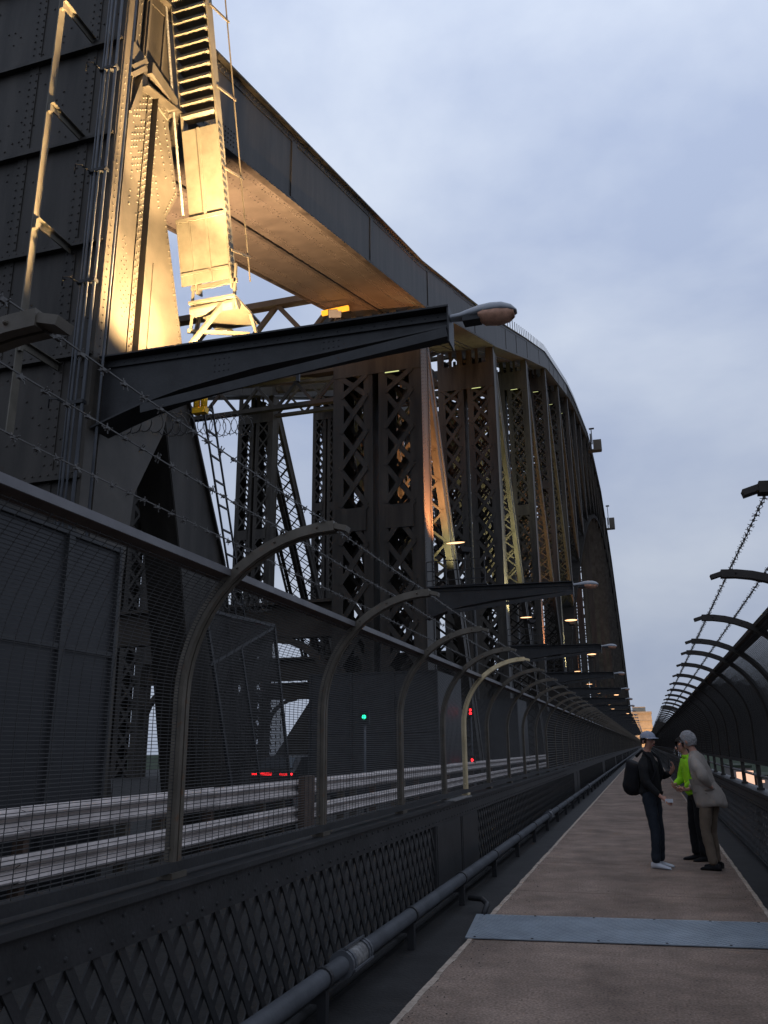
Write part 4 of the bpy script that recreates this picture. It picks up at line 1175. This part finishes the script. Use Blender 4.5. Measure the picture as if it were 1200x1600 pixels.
def person(label, loc, ang, J, headyaw, headpitch, mats, hair, cap=None, longh=False, scale=1.0, feet=None, bulk=1.0, hs=1.0):
    """J: joint positions, x forward, y left"""
    root = thing('person', label, 'person', loc); root.scale = (scale,)*3
    V_, E_ = {}, []
    V_['pelvis'] = (J['pelvis'], .10); V_['waist'] = (J['waist'], .10); V_['chest'] = (J['chest'], .10); V_['neck0'] = (J['neck'], .055); hp = Vector(J['head'])
    V_['neck1'] = (tuple((Vector(J['neck'])+hp)/2), .05); V_['jaw'] = (tuple(hp+Vector((.012, 0, -.06))), .062); V_['skull'] = (tuple(hp+Vector((-.005, 0, .035))), (.086, .076))
    V_['crown'] = (tuple(hp+Vector((-.01, 0, .085))), .05)
    E_ += [('pelvis','waist'),('waist','chest'),('chest','neck0'),('neck0','neck1'),('neck1','jaw'),('jaw','skull'),('skull','crown')]
    for s_ in ('L', 'R'):
        V_['sh'+s_] = ((J['sh'+s_][0], J['sh'+s_][1]*.85, J['sh'+s_][2]-.05), .035); V_['el'+s_] = (J['el'+s_], .038); V_['wr'+s_] = (J['wr'+s_], .025)
        E_ += [('chest','sh'+s_),('sh'+s_,'el'+s_),('el'+s_,'wr'+s_)]
        hand(V_, E_, 'wr'+s_, 'h'+s_, J['hd'+s_], J['ht'+s_], J['hp'+s_], J.get('curl', .5))
        V_['hip'+s_] = (J['hip'+s_], .075); V_['kn'+s_] = (J['kn'+s_], .05); V_['an'+s_] = (J['an'+s_], .036)
        E_ += [('pelvis','hip'+s_),('hip'+s_,'kn'+s_),('kn'+s_,'an'+s_)]
    skin('body', V_, E_, SKINM, root, 'pelvis', loc, ang)
    # jacket
    V2, E2 = {}, []
    jb = J['pelvis']
    V2['hem'] = ((jb[0], jb[1], jb[2]-.06), (.17, .15)); V2['hip'] = ((jb[0], jb[1], jb[2]+.04), (.165, .14)); V2['waist'] = (J['waist'], (.165, .135)); V2['chest'] = (J['chest'], (.175, .15)); V2['col'] = (tuple(Vector(J['neck'])*.75+Vector(J['chest'])*.25), .085)
    V2['col2'] = (tuple(Vector(J['neck'])+Vector((0,0,.02))), .062)
    E2 += [('hem','hip'),('hip','waist'),('waist','chest'),('chest','col'),('col','col2')]
    for s_ in ('L', 'R'):
        V2['sh'+s_] = ((J['sh'+s_][0], J['sh'+s_][1]*.93, J['sh'+s_][2]-.035), .07); V2['el'+s_] = (J['el'+s_], .066*bulk); V2['wr'+s_] = (tuple(Vector(J['wr'+s_])*.93+Vector(J['el'+s_])*.07), .044)
        m1 = tuple((Vector(J['sh'+s_])+Vector(J['el'+s_]))/2); V2['ua'+s_] = (m1, .076*bulk)
        E2 += [('chest','sh'+s_),('sh'+s_,'ua'+s_),('ua'+s_,'el'+s_),('el'+s_,'wr'+s_)]
    skin('jacket', V2, E2, mats[0], root, 'waist', loc, ang)
    V3, E3 = {'pelvis': (J['pelvis'], (.145, .125)), 'belt': ((jb[0], jb[1], jb[2]+.08), .13)}, [('pelvis', 'belt')]
    for s_ in ('L', 'R'):
        V3['hip'+s_] = (J['hip'+s_], .10); th = tuple((Vector(J['hip'+s_])+Vector(J['kn'+s_]))/2)
        V3['th'+s_] = (th, .088); V3['kn'+s_] = (J['kn'+s_], .07); cf = tuple((Vector(J['kn'+s_])+Vector(J['an'+s_]))/2); V3['cf'+s_] = (cf, .068); V3['an'+s_] = ((J['an'+s_][0], J['an'+s_][1], .055), .068)
        E3 += [('pelvis','hip'+s_),('hip'+s_,'th'+s_),('th'+s_,'kn'+s_),('kn'+s_,'cf'+s_),('cf'+s_,'an'+s_)]
    skin('trousers', V3, E3, mats[1], root, 'pelvis', loc, ang)
    headmesh(root, loc, rotv(J['head'], ang), ang+headyaw, headpitch, hair, longh, cap, hs)
    shoes(root, feet, ang, mats[2])
    return root
# man with backpack and cap, facing right
A1 = radians(-22)
J1 = dict(pelvis=(0,0,.95), waist=(.0,0,1.12), chest=(-.01,0,1.34), neck=(.0,0,1.52), head=(.03,0,1.665),
    shL=(-.01,.18,1.43), elL=(.06,.26,1.17), wrL=(.27,.14,1.24), shR=(-.01,-.18,1.43), elR=(.03,-.24,1.12), wrR=(.22,-.2,.93),
    hdL=(.5,-.2,.9), htL=(0,-.6,.5), hpL=(-.6,-.3,.1), hdR=(.8,0,-.5), htR=(0,.5,.4), hpR=(0,.6,-.3),
    hipL=(0,.09,.88), hipR=(0,-.09,.88), knL=(.03,.10,.48), knR=(.05,-.10,.48), anL=(-.0,.11,.09), anR=(.03,-.11,.09))
p1 = person('man in a white cap, dark jacket and jeans, wearing a backpack and facing right', (0.0, 12.5, 0), A1, J1, radians(-28), radians(-2),
    (CL['black_jacket_cloth'], CL['blue_jeans_cloth'], CL['white_canvas']), CL['dark_hair_strands'], cap=CAPM, feet=[(.0,.11,.05), (.05,-.11,-.1)], scale=.985, hs=1.08)
b = MB()
V4 = {'a': ((-.17,0,1.38), (.10,.12)), 'b': ((-.24,0,1.22), (.15,.16)), 'c': ((-.25,0,1.05), (.16,.16)), 'd': ((-.22,0,.92), (.12,.14))}
bp_ = thing('backpack', 'bulging black backpack worn by the man in the white cap', 'backpack', (0.0, 12.5, 0)); bp_.scale = (.985,)*3
skin('bag', V4, [('a','b'),('b','c'),('c','d')], CL['backpack_cloth'], bp_, 'b', None, A1)
for s_ in (-1, 1):
    pts = [rotv(p, A1) for p in ((-.12, s_*.12, 1.46), (-.02, s_*.13, 1.54), (.1, s_*.13, 1.44), (.15, s_*.13, 1.25), (.06, s_*.17, 1.08), (-.12, s_*.12, .98))]
    MB().tube(pts, .022, 8).build('strap', CL['backpack_cloth'], bp_, True)
hpos = rotv((.32, -.2, .87), A1)
tag(MB().box(hpos[0]-.05, hpos[0]+.05, 12.5+hpos[1]-.01, 12.5+hpos[1]+.01, hpos[2]-.02, hpos[2]+.025).build('folded_paper', CL['white_canvas']), 'small folded white paper held low by the man with the backpack', 'paper')
# person in lime jacket, facing the first man
A2 = radians(200)
J2 = dict(pelvis=(0,0,.92), waist=(.02,0,1.08), chest=(.05,0,1.28), neck=(.09,0,1.45), head=(.13,0,1.575),
    shL=(.05,.18,1.37), elL=(.08,.25,1.1), wrL=(.22,.12,.98), shR=(.05,-.18,1.37), elR=(.08,-.25,1.1), wrR=(.24,-.14,1.02),
    hdL=(.6,-.6,0), htL=(.3,0,.6), hpL=(-.4,-.2,-.2), hdR=(.6,.6,0), htR=(.3,0,.6), hpR=(-.4,.2,-.2),
    hipL=(0,.09,.86), hipR=(0,-.09,.86), knL=(.03,.10,.47), knR=(.05,-.10,.47), anL=(.0,.10,.09), anR=(.04,-.10,.09))
p2 = person('person in a lime yellow jacket and black trousers, between the two men', (0.62, 13.35, 0), A2, J2, radians(10), radians(12),
    (CL['lime_jacket_cloth'], CL['black_trouser_cloth'], CL['black_trouser_cloth']), CL['dark_hair_strands'], feet=[(.0,.10,.1), (.05,-.10,-.1)])
b = MB(); pts = [rotv(p, A2) for p in ((.02, .185, .86), (.04, .185, .66), (.05, .172, .5), (.05, .17, .38))]
b.tube(pts[:3], .008, 6); b.build('stripe', CL['lime_jacket_cloth'], p2)
# white haired man leaning forward, back to the camera
A3 = radians(152)
J3 = dict(pelvis=(-.03,0,.97), waist=(.03,0,1.14), chest=(.08,0,1.35), neck=(.13,0,1.53), head=(.185,0,1.66),
    shL=(.05,.19,1.43), elL=(-.14,.33,1.18), wrL=(-.13,.14,1.06), shR=(.09,-.19,1.43), elR=(.18,-.26,1.14), wrR=(.32,-.12,1.0),
    hdL=(.1,-.9,-.2), htL=(.2,0,.7), hpL=(.8,0,0), hdR=(.7,.4,0), htR=(0,.3,.6), hpR=(-.3,.5,0),
    hipL=(-.03,.10,.9), hipR=(-.03,-.10,.9), knL=(.02,.12,.49), knR=(.03,-.10,.49), anL=(-.06,.14,.09), anR=(.02,-.12,.09))
p3 = person('white haired man in a cream jacket and khaki trousers, leaning forward, back turned', (0.72, 12.5, 0), A3, J3, radians(8), radians(14),
    (CL['cream_jacket_cloth'], CL['khaki_trouser_cloth'], CL['black_trouser_cloth']), CL['grey_hair_strands'], longh=True, feet=[(-.06,.14,.15), (.02,-.12,-.1)], scale=0.985, bulk=1.2, hs=1.13)
b = MB(); n = 28; rows = [(.06, 1.15, .165, .14), (.0, 1.05, .185, .165), (-.03, .95, .20, .185), (-.04, .86, .205, .195), (-.045, .80, .20, .19), (-.04, .80, .17, .16)]
for i, (cx_, z, rx, ry) in enumerate(rows):
    for j in range(n):
        a = 2*pi*j/n; k_ = 1 + (.05*sin(a*5+i*.7) + .04*sin(a*9))*min(1, i/2)
        b.v.append(rotv((cx_+rx*cos(a)*k_, ry*sin(a)*k_, z+.015*sin(a*3+1)*(i > 2)), A3))
for i in range(len(rows)-1):
    for j in range(n): b.f.append((i*n+j, i*n+(j+1)%n, (i+1)*n+(j+1)%n, (i+1)*n+j))
b.build('jacket_skirt', CL['cream_jacket_cloth'], p3, True)
